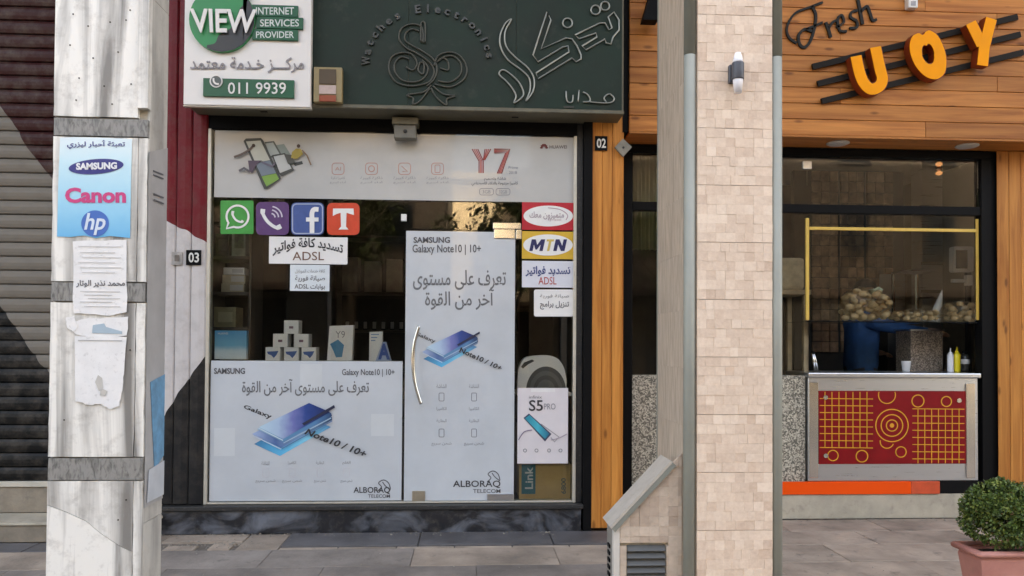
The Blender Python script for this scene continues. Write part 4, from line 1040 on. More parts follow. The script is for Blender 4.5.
pbox('teal_label', 521.5, 464.5, 535.5, 494, 6.057, 0.002, mat('teal_print', '1e7383', 0.5, 0.08, 12), cb)
words('lettering', 'Link', ((525, 489), (525, 467), (533, 467), (533, 489)), 6.055, ink((0.5, 0.6, 0.62)), cb, 0.02)
words('lettering', '6800', ((561, 494), (561, 478), (566, 478), (566, 494)), 6.057, ink((0.10, 0.14, 0.13)), cb, 0.03)

# ================================================================== PILASTER BETWEEN THE SHOPS
wp = thing('wood_pilaster', 'narrow pilaster of upright orange boards between the two shops', 'pilaster', (P(607, 528, 5.95)[0], 5.97, 0))
wx0, wx1 = P(591.5, 300, 5.95)[0], P(622, 300, 5.95)[0]
zwt = P(607, 128, 5.95)[1]
nb = 3; w_ = (wx1-wx0)/nb
for k in range(nb):
    box('plank', wx0+k*w_+0.0012, wx0+(k+1)*w_-0.0012, 5.95+[0, 0.003, 0.001][k], 6.12, 0.02, 3.32, WOODV, wp, 0.003)
box('return_board', wx1+0.001, wx1+0.014, 5.97, YR-0.03, 0.02, 3.10, WOODV, wp, 0.002)
n2p = thing('number_plate', 'small dark plate numbered 02 at the top of the wooden pilaster', 'number plate', (P(601, 150, 5.94)[0], 5.94, P(601, 150, 5.94)[1]))
pbox('plate', 595, 136, 607.5, 150.5, 5.938, 0.01, M_BLACK, n2p, 0.001)
words('lettering', '02', (596.8, 138.5, 606, 148), 5.936, ink((0.72, 0.70, 0.66)), n2p, 0.02)
dm = thing('wall_tile_lamp', 'small grey diamond plate beside the 02 number', 'plate', (P(623, 156, 5.93)[0], 5.93, P(623, 156, 5.93)[1]))
pprism('plate', [(623, 138.5), (632, 147), (623.5, 156.5), (615, 147)], 5.915, 0.03, mat('grey_stone_plate', '8d887c', 0.6, 0.15, 20), dm)
pprism('centre', ell(623.4, 147.5, 1.2, 1.2, 10), 5.912, 0.0025, M_DARKFRAME, dm)

# ================================================================== FOOD SHOP
YF = 5.97
fs = thing('food_shop_fascia', 'fascia of level orange wooden boards above the food shop', 'fascia', (P(830, 134, YF)[0], YF, P(830, 136, YF)[1]))
fx0, fx1 = P(629.5, 60, YF)[0], 6.6
fz0 = P(830, 135.5, YF)[1]
bh = 0.1275; z_ = fz0
nfb = 12
for k in range(nfb):
    js = [fx0, fx0+[2.4, 3.6, 1.7, 3.0][k % 4], fx1]
    for a_, b_ in zip(js, js[1:]):
        box('plank', a_+0.0008, b_-0.0008, YF+random.uniform(0, 0.003), YF+0.03, z_+0.002, z_+bh-0.002, WOODH, fs, 0.003)
    z_ += bh
box('backing', fx0+0.002, fx1, YF+0.032, YR+0.05, fz0+0.003, z_+0.1, M_DARKWALL, fs)
box('underside_board', fx0+0.002, fx1, YF+0.002, YR-0.05, fz0-0.016, fz0+0.001, WOODH, fs, 0.002)
for px_ in (838, 967):
    X, Z = P(px_, 137, 6.12)
    lathe('spotlight', [(0.088, fz0-0.0165), (0.09, fz0-0.024), (0.075, fz0-0.032), (0.02, fz0-0.030)], X, 6.12, mat('spot_rim', (0.55, 0.53, 0.5), 0.4, 0.05, 5), fs, 20)
# black fill painted as the shade in the slot beside the green sign
box('slot_shade', bx1+0.004, fx0-0.004, 6.0, 6.3, fz0, 4.6, M_BLACK, fs)
# letters of the sign
M_LET = mat('orange_letter_face', 'ff9f0c', 0.5, 0.04, 6, spec=0.2); M_LETS = mat('brown_letter_side', '8a3210', 0.5, 0.1, 6)
ls = thing('letter_sign', 'slanting sign of three black bars with orange letters U O Y on the boards', 'sign', (P(910, 104, 5.9)[0], 5.93, P(910, 104, 5.9)[1]))
for (a_, b_) in (((813, 66.5), (1018, 16.5)), ((818, 83.5), (1021, 34)), ((822, 101), (1024, 52))):
    d_ = Vector((b_[0]-a_[0], b_[1]-a_[1])).normalized(); n_ = Vector((-d_.y, d_.x))*2.9
    pprism('bar', [(a_[0]-n_.x, a_[1]-n_.y), (b_[0]-n_.x, b_[1]-n_.y), (b_[0]+n_.x, b_[1]+n_.y), (a_[0]+n_.x, a_[1]+n_.y)], 5.94, 0.02, mat('black_sign_bar', (0.014, 0.011, 0.009), 0.55, 0.1, 6, spec=0.15), ls)
def big_letter(strokes, w):
    """rounded block letter: brown returns behind an orange face"""
    k = 5.86/F
    bm = bmesh.new()
    for st_ in strokes:
        cl = st_[0] == 'loop'; pts = [P(x, y, 5.862) for x, y in (st_[1] if cl else st_)]
        bm_ribbon(bm, pts, (w+1.2)*k, 5.862, 5.938, cl)
    body = from_bm('letter', bm, M_LETS, ls)
    for i, st_ in enumerate(strokes):
        cl = st_[0] == 'loop'; pts = [P(x, y, 5.856) for x, y in (st_[1] if cl else st_)]
        bm = bmesh.new(); bm_ribbon(bm, pts, w*k, 5.855-0.0012*i, 5.8615, cl); from_bm('letter_face', bm, M_LET, body)
big_letter([spline([(856, 56), (859.5, 72), (864, 83), (871, 89), (879, 86.5), (882.5, 79), (880, 68), (875.5, 47)], 6)], 11.5)
big_letter([[(971, 22.5), (982, 45)], [(991.5, 18.5), (984.5, 46), (982.5, 65.5)]], 11.5)
oo = spline([(923, 35), (918.5, 33), (912.5, 36.5), (909.8, 46), (912, 58), (918, 69), (927, 77), (937, 79), (944.5, 73), (946.5, 61), (944, 48), (938, 36), (930.5, 30.5), (926, 31.5)], 3, True)
oi_ = [(928.6+(x-928.6)*0.36-(0.6 if y > 55 else 0), 54+(y-55)*0.42) for x, y in oo]
def ring_letter(f, Yf, Yb, mt_, par, nm, grow):
    bm = bmesh.new(); c_ = (928.6, 55)
    A = [[bm.verts.new((P(c_[0]+(x-c_[0])*g_, c_[1]+(y-c_[1])*g_, Yf)[0], yy_, P(c_[0]+(x-c_[0])*g_, c_[1]+(y-c_[1])*g_, Yf)[1])) for x, y in pts_] for pts_, g_ in ((oo, 1+grow), (oi_, 1-grow*2)) for yy_ in (Yf, Yb)]
    n_ = len(oo)
    for i in range(n_):
        j = (i+1) % n_
        for a_, b_ in ((0, 2), (2, 3), (3, 1), (1, 0)): bm.faces.new((A[a_][i], A[a_][j], A[b_][j], A[b_][i]))
    return from_bm(nm, bm, mt_, par)
ob_ = ring_letter(0, 5.862, 5.938, M_LETS, ls, 'letter', 0.03)
ring_letter(0, 5.855, 5.8615, M_LET, ob_, 'letter_face', 0.0)
# the word Fresh in brush script
fr_ = thing('script_lettering', 'dark brush script word Fresh on the wooden boards', 'lettering', (P(830, 48, 5.95)[0], 5.95, P(830, 48, 5.95)[1]))
M_SCR = mat('dark_script_metal', (0.016, 0.017, 0.016), 0.5, 0.2, 12, spec=0.2)
def brush(px, w): pstroke('stroke', spline(px, 6), w, 5.952, 0.016, M_SCR, fr_)
brush([(823, 2), (810, 7), (797, 12), (790, 20), (787, 30), (790, 38), (797, 43)], 2.3)
brush([(812, 6), (816, 14), (815, 26), (811, 40), (805, 47), (800, 44), (799, 35), (805, 29), (812, 31)], 2.8)
brush([(806, 29), (816, 25), (823, 22)], 2.2)
brush([(826, 22), (829, 30), (831, 37)], 3.0)
brush([(829, 28), (833, 22), (837, 20)], 2.4)
brush([(837, 27), (844, 22), (842, 15), (838, 19), (840, 30), (847, 31)], 2.4)
brush([(858, 10), (852, 12), (851, 17), (857, 21), (857, 27), (850, 28)], 2.6)
brush([(857, -8), (860, 8), (863, 24)], 3.2)
brush([(861, 12), (867, 6), (870, 12), (873, 20), (877, 19)], 2.8)
dv = thing('sensor', 'small white sensor box at the top of the wooden boards', 'sensor', (P(913, 8, 5.95)[0], 5.95, P(913, 8, 5.95)[1]))
pbox('housing', 908.5, -4, 918, 7.5, 5.91, 0.058, M_WHITE, dv, 0.006)
pbox('lens', 911, 1, 916, 5.5, 5.907, 0.0025, mat('smoky_lens', (0.35, 0.34, 0.36), 0.2, 0.1, 6), dv, 0.001)
fl = thing('floodlight', 'black floodlight at the top of the boards beside the beige pillar', 'floodlight', (P(650, 20, 5.85)[0], 5.9, P(650, 20, 5.85)[1]))
pprism('housing', [(650, -6), (661, -6), (661, 16), (658, 20), (643, 19.5), (645, 12)], 5.80, 0.10, M_BLACK, fl)
pbox('bracket', 650, -12, 654, 0, 5.90, 0.06, M_BLACK, fl)

fo = thing('food_shop', 'food shop front with black framed glazing above a speckled granite wall', 'shop front', (P(800, 500, YR)[0], YR, 0))
rx0, rx1 = P(622.5, 300, YR)[0], P(979, 300, YR)[0]; rj = P(997, 300, YR)[0]
zl0 = P(880, 158, YR)[1]; zl1 = fz0-0.02
ztr0, ztr1 = P(880, 214.5, YR)[1], P(880, 206, YR)[1]
zst = P(870, 494, 6.28)[1]; zor = P(870, 481.5, 6.28)[1]
zg = P(790, 375.5, YR)[1]
box('lintel', rx0, 6.6, YR-0.04, YR+0.06, zl0, zl1, M_BLACK, fo, 0.004)
box('jamb', rx0, P(631.5, 300, YR)[0], YR-0.038, YR+0.06, zst+0.001, zl0-0.001, M_BLACK, fo, 0.003)
box('jamb', rx1, rj, YR-0.038, YR+0.06, zst+0.001, zl0-0.001, M_BLACK, fo, 0.003)
rl = P(631.5, 300, YR)[0]
box('transom', rl+0.001, rx1-0.001, YR-0.03, YR+0.05, ztr0, ztr1, M_BLACK, fo, 0.003)
xm = P(807.5, 250, YR)[0]
box('pane', rl+0.002, xm-0.002, YR, YR+0.008, ztr1+0.002, zl0-0.002, GLASS, fo)
box('pane', xm+0.002, rx1-0.002, YR, YR+0.008, ztr1+0.002, zl0-0.002, GLASS, fo)
box('pane', rl+0.002, xm-0.002, YR, YR+0.008, zg+0.002, ztr0-0.002, GLASS, fo)
xgl = P(805, 420, YR)[0]
box('granite_wall', rl+0.001, xgl, YR-0.01, YR+0.12, zst+0.001, zg, GRANITE, fo, 0.003)
box('granite_wall', P(981, 420, YR)[0]-0.0, rx1-0.004, YR+0.1, YR+0.12, zst+0.001, zg, M_BLACK, fo)
box('step_riser', rx0-0.0, 6.6, 6.284, 6.6, 0.0, zst-0.001, M_CONC, fo, 0.008)
xo = P(911, 487, 6.27)[0]; xo2 = P(940, 487, 6.27)[0]
box('orange_strip', P(690, 487, 6.27)[0], xo, 6.268, YR-0.042, zst, zor, M_ORANGE, fo, 0.003)
box('orange_strip', xo+0.001, xo2, 6.269, YR-0.042, zst, zor, mat('faded_orange_strip', 'd8512a', 0.5, 0.12, 12), fo, 0.003)
box('dark_strip', xo2+0.001, rx1, 6.285, YR-0.042, zst, zor, M_BLACK, fo, 0.002)
# yellow edging round the serving window
M_YEL = mat('yellow_edge_strip', 'd6b052', 0.45, 0.06, 8)
pbox('yellow_edging', 806, 218, 809.3, 320, YR-0.008, 0.02, M_YEL, fo, 0.002)
pbox('yellow_edging', 809.6, 227.8, 976.2, 231, YR-0.006, 0.018, M_YEL, fo, 0.002)
pbox('yellow_edging', 976.5, 219, 979, 320, YR-0.008, 0.02, M_YEL, fo, 0.002)
zsf = P(890, 321.5, YR)[1]
box('pane', xm+0.014, P(976, 300, YR)[0]-0.002, YR, YR+0.008, zsf+0.003, ztr0-0.002, GLASS, fo)
box('shelf_edge', xm+0.002, rx1-0.002, YR-0.01, YR+0.012, zsf-0.008, zsf+0.0, M_BLACK, fo, 0.002)
box('glass_shelf', xm+0.002, rx1-0.002, YR+0.013, YR+0.42, zsf-0.010, zsf-0.002, glassmat('shelf_glass', (0.75, 0.82, 0.78), 1.5), fo)
pbox('glass_clip', 803, 161, 812, 169, YR-0.012, 0.03, M_STEEL, fo, 0.003)
# room
M_CEIL = mat('room_ceiling', (0.70, 0.69, 0.66), 0.8, 0.08, 3)
M_STONE = mat('brown_stone_tiles', (0.46, 0.30, 0.20), 0.6, 0.3, 9, bump=0.6, bscale=18, c2=(0.15, 0.095, 0.065), per=0.3)
M_CREAMW = mat('cream_room_wall', (0.36, 0.35, 0.30), 0.8, 0.06, 3)
rm0, rm1 = rl-0.1, 5.4
box('floor', rm0, rm1, YR+0.13, 9.4, zst-0.05, zst-0.002, mat('tiled_floor', (0.3, 0.28, 0.26), 0.4, 0.1, 4), fo)
box('ceiling', rm0, rm1, YR+0.07, 9.4, 3.42, 3.5, M_CEIL, fo)
box('room_wall', rm0-0.06, rm0, YR+0.07, 9.46, 0, 3.5, M_CREAMW, fo)
box('room_wall', rm1, rm1+0.06, YR+0.07, 9.46, 0, 3.5, M_CREAMW, fo)
box('room_wall', rm0, rm1, 9.4, 9.46, 0, 3.5, M_DARKWALL, fo)
YBK = 8.45
bw = structure(box('tiled_back_wall', P(795, 300, YBK)[0], P(905, 300, YBK)[0], YBK+0.02, YBK+0.1, zst, 3.4, M_DARKWALL))
for cpx in ((812, 838), (840.5, 864), (866.5, 893)):
    X0, X1 = P(cpx[0], 250, YBK)[0], P(cpx[1], 250, YBK)[0]
    z_ = 1.35
    while z_ < 3.3:
        nc = 3; cw = (X1-X0)/nc
        for c_ in range(nc):
            o = box('stone_tile', X0+c_*cw+0.003, X0+(c_+1)*cw-0.003, YBK-random.uniform(0, 0.015), YBK+0.019, z_+0.003, z_+0.117, M_STONE, bw, 0.004)
        z_ += 0.12
# pleated cream sheet standing in for the bright reflection at the top left
ct = thing('reflection_sheet', 'pale yellow sheet added as a bright reflection behind the food shop glass', 'reflection_sheet', (P(650, 180, 7.0)[0], 7.0, 2.0))
bm = bmesh.new(); cols = []
cxa, cxb = rl+0.02, P(700, 200, 6.55)[0]
N = 120
for i in range(N+1):
    x = cxa+(cxb-cxa)*i/N; y = 6.55+0.035*math.sin(i*0.9)+0.015*math.sin(i*2.3)
    cols.append([bm.verts.new((x, y, z_)) for z_ in (2.25, 2.8, 3.41)])
for A, B in zip(cols, cols[1:]):
    for k in range(2): bm.faces.new((A[k], B[k], B[k+1], A[k+1]))
bmesh.ops.solidify(bm, geom=bm.faces[:], thickness=0.004)
from_bm('sheet_folds', bm, mat('reflection_yellow', (0.70, 0.66, 0.42), 0.85, 0.08, 6), ct, True)
tube('sheet_rail', [(cxa, 6.55, 3.40), (cxb, 6.55, 3.40)], 0.012, M_STEEL, ct)
# table with tan bundle, standing in for the tan reflection in the left pane
wc = thing('reflection_table', 'added wooden table whose tan bundle stands in for a reflection in the glass', 'table', (P(793, 300, 7.2)[0], 7.3, zst))
X0, X1 = P(784, 300, 6.6)[0]-0.5, P(803, 300, 6.6)[0]
zt_ = P(793, 258, 6.6)[1]; zt2 = P(793, 290, 6.6)[1]
bm = bmesh.new(); bm_box(bm, X0, X1, 6.56, 6.9, zt2, zt_, 0.03)
from_bm('reflection_bundle', bm, mat('reflection_tan', (0.48, 0.38, 0.25), 0.9, 0.2, 12, bump=0.5, bscale=14), wc)
box('table_top', X0-0.05, X1+0.04, 6.52, 6.94, zt2-0.045, zt2-0.001, mat('light_wood', (0.4, 0.3, 0.18), 0.6, 0.2, 9), wc, 0.004)
for x in (X0, X1):
    for y in (6.56, 6.9): box('leg', x-0.02, x+0.02, y-0.02, y+0.02, zst, zt2-0.046, mat('light_wood', (0.4, 0.3, 0.18)), wc)
# display case, steel column, scale screen, granite block on the counter line
def pthing(name, label, cat, px, Y, **k):
    a_ = RX(*px, Y); return thing(name, label, cat, ((a_[0]+a_[1])/2, Y, a_[2]), **k)
dc = pthing('display_case', 'steel framed glass display case beyond the bun bags', 'display case', (893, 272, 919, 318), 7.55)
a_ = RX(893, 272, 919, 319, 7.55)
for (x0, x1, z0, z1) in ((a_[0], a_[0]+0.025, a_[2], a_[3]), (a_[1]-0.025, a_[1], a_[2], a_[3]), (a_[0]+0.026, a_[1]-0.026, a_[3]-0.02, a_[3]), (a_[0]+0.026, a_[1]-0.026, a_[2], a_[2]+0.03)):
    box('frame_bar', x0, x1, 7.55, 7.58, z0, z1, M_CHROME, dc, 0.003)
box('pane', a_[0]+0.026, a_[1]-0.026, 7.562, 7.568, a_[2]+0.031, a_[3]-0.021, GLASS, dc)
box('back', a_[0], a_[1], 7.8, 7.81, a_[2], a_[3], M_STEEL, dc)
box('lid', a_[0], a_[1], 7.585, 7.199, a_[3]-0.02, a_[3]-0.003, M_STEEL, dc)
box('stand', a_[0]-0.05, a_[1]+0.05, 7.56, 7.85, zst, a_[2]-0.001, M_DARKWALL, dc)
sc_ = pthing('steel_column', 'brushed steel extractor column inside the food shop', 'column', (922, 238, 942, 320), 7.9)
a_ = RX(922, 222, 943, 320, 7.9); box('shaft', a_[0], a_[1], 7.9, 8.1, zst, 3.41, M_STEEL, sc_, 0.01)
for y in (262, 290): 
    q = RX(922, y, 943, y+3, 7.89); box('band', q[0]-0.004, q[1]+0.004, 7.89, 7.899, q[2], q[3], M_CHROME, sc_)
wm = pthing('wall_screen', 'white framed small screen on the food shop side wall', 'screen', (953, 247, 974, 272), 7.0)
pprism('case', rrect(953, 246.5, 973.5, 272, 2), 7.0, 0.06, M_WHITE, wm)
pbox('display', 956, 250, 967.5, 268.5, 6.996, 0.003, mat('dark_screen', (0.03, 0.035, 0.035), 0.15, 0.1, 5), wm)
pbox('reader', 967, 275, 973, 285.5, 7.0, 0.05, M_WHITE, wm, 0.004)
pbox('arm', 953, 279, 966.5, 282.5, 7.0, 0.04, M_WHITE, wm, 0.004)
box('post', P(970, 260, 7.05)[0]-0.02, P(970, 260, 7.05)[0]+0.02, 7.062, 7.1, zst, P(970, 260, 7.05)[1], M_DARKFRAME, wm)
gb = pthing('granite_block', 'speckled grey granite block under the glass shelf', 'block', (910, 332, 943, 372), 6.75)
a_ = RX(911, 331, 943, 376, 6.75); box('block', a_[0], a_[1], 6.75, 7.0, zst, a_[3], speckle('brown_granite', ['5a5148', '8e8174', '6c6157', 'a2978a'], 120), gb, 0.004)
box('lid', a_[0]-0.01, a_[1]+0.01, 6.74, 7.01, a_[3]+0.001, a_[3]+0.015, M_STEEL, gb, 0.003)
pl = thing('pendant_lamp', 'small copper pendant lamp near the food shop ceiling', 'lamp', (P(939, 160, 7.4)[0], 7.4, P(939, 176, 7.4)[1]))
X, Z = P(939, 167, 7.4)
mt, t_, b_ = newmat('warm_bulb'); b_.inputs['Emission Color'].default_value = (1, 0.45, 0.2, 1); b_.inputs['Emission Strength'].default_value = 0.06; b_.inputs['Base Color'].default_value = (0.8, 0.5, 0.35, 1)
for k in range(3): lathe('bulb_ring', [(0.012, Z+0.05-k*0.045), (0.032, Z+0.035-k*0.045), (0.03, Z+0.018-k*0.045), (0.012, Z+0.008-k*0.045)], X, 7.4, mt if k != 1 else mat('copper', (0.5, 0.22, 0.12), 0.3, 0.1, 5, metal=0.8), pl, 14)
tube('cord', [(X, 7.4, Z+0.05), (X, 7.4, 3.415)], 0.004, M_BLACK, pl)

# counter in front of the serving window
YC = YR-0.06
ctr = thing('serving_counter', 'stainless steel serving counter with red panel of yellow rings and grids', 'counter', (P(893, 480, YC)[0], YC, zor))
a_ = RX(809, 373, 979, 478.5, YC)
box('body', a_[0], a_[1], YC+0.012, YR+0.28, zor+0.002, a_[3]-0.04, M_STEEL, ctr, 0.004)
box('counter_top', a_[0]-0.012, a_[1]+0.008, YC-0.02, YR+0.40, a_[3]-0.039, a_[3], M_STEEL, ctr, 0.008)
pbox('side_post', 809.5, 382.5, 818.5, 478, YC, 0.011, M_CHROME, ctr, 0.002)
pbox('side_post', 966.5, 383.5, 975.5, 478, YC, 0.011, M_CHROME, ctr, 0.002)
M_RP = mat('deep_red_panel', '880c13', 0.5, 0.12, 9, spec=0.2); M_RY = mat('mustard_print', 'dd9a2a', 0.4, 0.05, 8)
rp = pbox('red_panel', 819, 391, 966, 464, YC-0.006, 0.017, M_RP, ctr, 0.002)
Yq = YC-0.008
def gline(p, w=0.85): pstroke('printed_line', p, w, Yq, 0.0014, M_RY, rp)
for i in range(8): gline([(819.8, 398.5+i*7.0), (873, 399+i*7.0)])
for i in range(7): pstroke('printed_line', [(825+i*7.0, 391.8), (825+i*7.0, 447.5)], 0.85, Yq-0.002, 0.0014, M_RY, rp)
for i in range(8): gline([(912.5, 408.8+i*7.15), (964.5, 409.2+i*7.15)])
for i in range(7): pstroke('printed_line', [(918+i*6.85, 408.5), (918+i*6.85, 463.4)], 0.85, Yq-0.002, 0.0014, M_RY, rp)
def ring(cx, cy, r_, w=1.0, a0=0, a1=360, n=36):
    pstroke('printed_ring', ell(cx, cy, r_, r_, n, a0, a1), w, Yq-0.0005, 0.0014, M_RY, rp, a1-a0 >= 360)
for r_ in (16.2, 10.8, 5.6): ring(892, 425.5, r_, 1.1)
pprism('printed_dot', ell(892, 425.5, 2.2, 2.2, 14), Yq, 0.0014, M_RY, rp)
ring(887, 395, 8.5, 1.0, 158, 382, 20); ring(887, 441.5, 6.8, 1.0, 170, 340, 16)
ring(918, 401, 6, 1.1); ring(946.5, 401.5, 5, 1.1); ring(833, 455.5, 5.2); ring(862, 456.2, 5.8, 1.1); ring(901, 452, 5.2)
for x, y in ((825.8, 397.5), (959.5, 400.5), (826, 455.8)): 
    pprism('fixing_stud', ell(x, y, 2.3, 2.3, 14), YC-0.016, 0.009, M_CHROME, rp)
# sauce bottles on the counter
ztop_c = a_[3]
def bottle(label, px, py, c, h, r):
    X, Z = P(px, py, 6.55)
    t = thing('sauce_bottle', label, 'bottle', (X, 6.55, ztop_c+0.0005), 'sauce bottles on the counter')
    lathe('body', [(r*0.9, ztop_c+0.0005), (r, ztop_c+0.01), (r, ztop_c+h*0.68), (r*0.8, ztop_c+h*0.74)], X, 6.55, mat('squeeze_'+('yellow' if c[2] < 0.3 else 'white'), c, 0.35, 0.04, 6), t, 16)
    lathe('nozzle', [(r*0.7, ztop_c+h*0.742), (r*0.62, ztop_c+h*0.8), (r*0.22, ztop_c+h*0.84), (r*0.14, ztop_c+h)], X, 6.55, mat('squeeze_'+('yellow' if c[2] < 0.3 else 'white'), c), t, 12)
bottle('yellow sauce bottle on the steel counter', 957, 370, (0.75, 0.60, 0.03), 0.22, 0.028)
bottle('white sauce bottle beside the yellow one on the counter', 950.5, 370, (0.72, 0.74, 0.78), 0.21, 0.026)
X, Z = P(965, 372, 6.6)
t = thing('glass_jar', 'dark glass jar with pale label on the counter near the yellow bottle', 'jar', (X, 6.6, ztop_c+0.0005))
lathe('body', [(0.035, ztop_c+0.0005), (0.038, ztop_c+0.01), (0.038, ztop_c+0.13), (0.02, ztop_c+0.16)], X, 6.6, mat('dark_jar', (0.05, 0.05, 0.045), 0.2, 0.1, 6), t)
lathe('label_band', [(0.0385, ztop_c+0.07), (0.039, ztop_c+0.071), (0.039, ztop_c+0.11), (0.0385, ztop_c+0.111)], X, 6.6, WH, t)
lathe('lid', [(0.022, ztop_c+0.161), (0.022, ztop_c+0.18), (0.0, ztop_c+0.181)], X, 6.6, M_BLACK, t)
X, Z = P(901, 370, 6.7)
t = thing('paper_cup', 'small white cup on the counter beside the granite block', 'cup', (X, 6.62, ztop_c+0.0005))
lathe('body', [(0.03, ztop_c+0.0005), (0.04, ztop_c+0.09), (0.042, ztop_c+0.092), (0.036, ztop_c+0.091), (0.028, ztop_c+0.01)], X, 6.62, M_WHITE, t)
# knife-holder tube at the left end
X, Z = P(814, 370, 6.5)
t = thing('steel_tongs', 'pair of steel tongs leaning at the left end of the counter', 'tongs', (X, 6.5, ztop_c))
for s_ in (-1, 1): tube('arm', [(X+0.02+s_*0.012, 6.5, ztop_c+0.012), (X-0.012+s_*0.006, 6.49, ztop_c+0.16)], 0.010, M_CHROME, t)
tube('pivot', [(X-0.024, 6.488, ztop_c+0.162), (X+0.002, 6.488, ztop_c+0.162)], 0.012, M_BLACK, t)

# bags of bread rolls on the glass shelf
def dome_mesh(rx, ry, h, seed):
    rnd = random.Random(seed); bm = bmesh.new()
    bmesh.ops.create_icosphere(bm, subdivisions=3, radius=1.0)
    for v in bm.verts:
        n = v.co.copy(); j = 1+0.07*math.sin(n.x*7+seed)*math.cos(n.z*6+seed*2)+rnd.uniform(-.02, .02)
        v.co = Vector((n.x*rx*j*(1+0.12*(n.z < 0)), n.y*ry*j, max(0.003, (n.z*0.5+0.5)**0.8*h*j)))
    return bm
M_BUN = mat('bread_roll', (0.78, 0.60, 0.38), 0.7, 0.2, 18, c2=(0.50, 0.33, 0.16), per=0.12)
bunme = bpy.data.meshes.new('bread_roll')
bm = bmesh.new(); bmesh.ops.create_icosphere(bm, subdivisions=2, radius=1.0)
for v in bm.verts: v.co.z *= 0.72
bm.to_mesh(bunme); bm.free(); bunme.materials.append(M_BUN)
for p in bunme.polygons: p.use_smooth = True
def bunbag(label, x0, x1, ytop, nb_, r, seed, knot=None):
    rnd = random.Random(seed)
    Yc = YR+0.17
    X0, X1 = P(x0, 310, Yc)[0], P(x1, 310, Yc)[0]; zb = zsf-0.001; h = P((x0+x1)/2, ytop, Yc)[1]-zb
    cx_, rx, ry = (X0+X1)/2, (X1-X0)/2, 0.13
    t = thing('bun_bag', label, 'bread bag', (cx_, Yc, zb), 'bags of bread rolls on the glass shelf')
    bm = dome_mesh(rx, ry, h, seed)
    bmesh.ops.translate(bm, verts=bm.verts, vec=(cx_, Yc, zb))
    from_bm('bag_film', bm, BAG, t, True)
    placed = []
    tries = 0
    while len(placed) < nb_ and tries < 9000:
        tries += 1
        x, y, z_ = rnd.uniform(-rx+r, rx-r), rnd.uniform(-ry+r, ry-r), rnd.uniform(r*0.72, max(r*0.73, h-r*0.8))
        if (x/(rx*1.0))**2+(max(0, z_-h*0.35)/(h*0.72))**2+(y/ry)**2*0.7 > 0.92: continue
        if all((x-a)**2+(y-b)**2+((z_-c)/0.72)**2 > (1.62*r)**2 for a, b, c in placed): placed.append((x, y, z_))
    for (x, y, z_) in placed:
        o = bpy.data.objects.new('bread_roll', bunme); COL.objects.link(o); o.parent = t
        o.location = (x, y, z_+0.001); q = r*rnd.uniform(0.88, 1.06); o.scale = (q, q, q); o.rotation_euler = (rnd.uniform(-.5, .5), rnd.uniform(-.5, .5), rnd.uniform(0, 6))
    if knot:
        X, Z = P(knot[0], knot[1], Yc)
        bm = bmesh.new(); bm_tube(bm, [(X-0.05, Yc, Z-0.03), (X-0.01, Yc-0.01, Z-0.01), (X+0.02, Yc, Z), (X+0.05, Yc-0.02, Z-0.015)], [0.03, 0.014, 0.022, 0.012], 8)
        from_bm('knot', bm, mat('pale_green_plastic', (0.5, 0.6, 0.45), 0.4, 0.1, 9), t, True)
bunbag('tall full bag of round bread rolls at the left of the glass shelf', 841, 890, 288, 60, 0.037, 3, (876, 289))
bunbag('low flat bag of bread rolls in the middle of the glass shelf', 890, 940, 309, 26, 0.030, 5)
bunbag('rounded bag of bread rolls at the right end of the shelf', 943, 976, 301, 20, 0.034, 9)
t = thing('paper_cone', 'white folded paper cone standing between two bread bags', 'paper cone', (P(938, 320, YR+0.3)[0], YR+0.33, zsf-0.001))
X0_, Zb_ = P(933, 315, YR+0.3); X1_, Zt_ = P(945, 290, YR+0.3)
bm = bmesh.new(); bm_tube(bm, [(X0_+0.03, YR+0.33, zsf+0.0), (X0_+0.05, YR+0.33, zsf+0.10), (X1_, YR+0.34, Zt_)], [0.05, 0.04, 0.006], 9)
from_bm('paper', bm, M_PAPER, t)

# right-hand pilaster
rw = thing('wood_pilaster', 'broad pilaster of upright orange boards at the right edge', 'pilaster', (rj+0.8, YR, 0))
rjw = P(997.5, 300, 6.275)[0]
ws = [rjw+k*0.105 for k in range(25)]
for a_, b_ in zip(ws, ws[1:]): box('plank', a_+0.001, b_-0.001, 6.272+random.uniform(0, 0.003), 6.281, 0.002, fz0-0.018, WOODV, rw, 0.003)

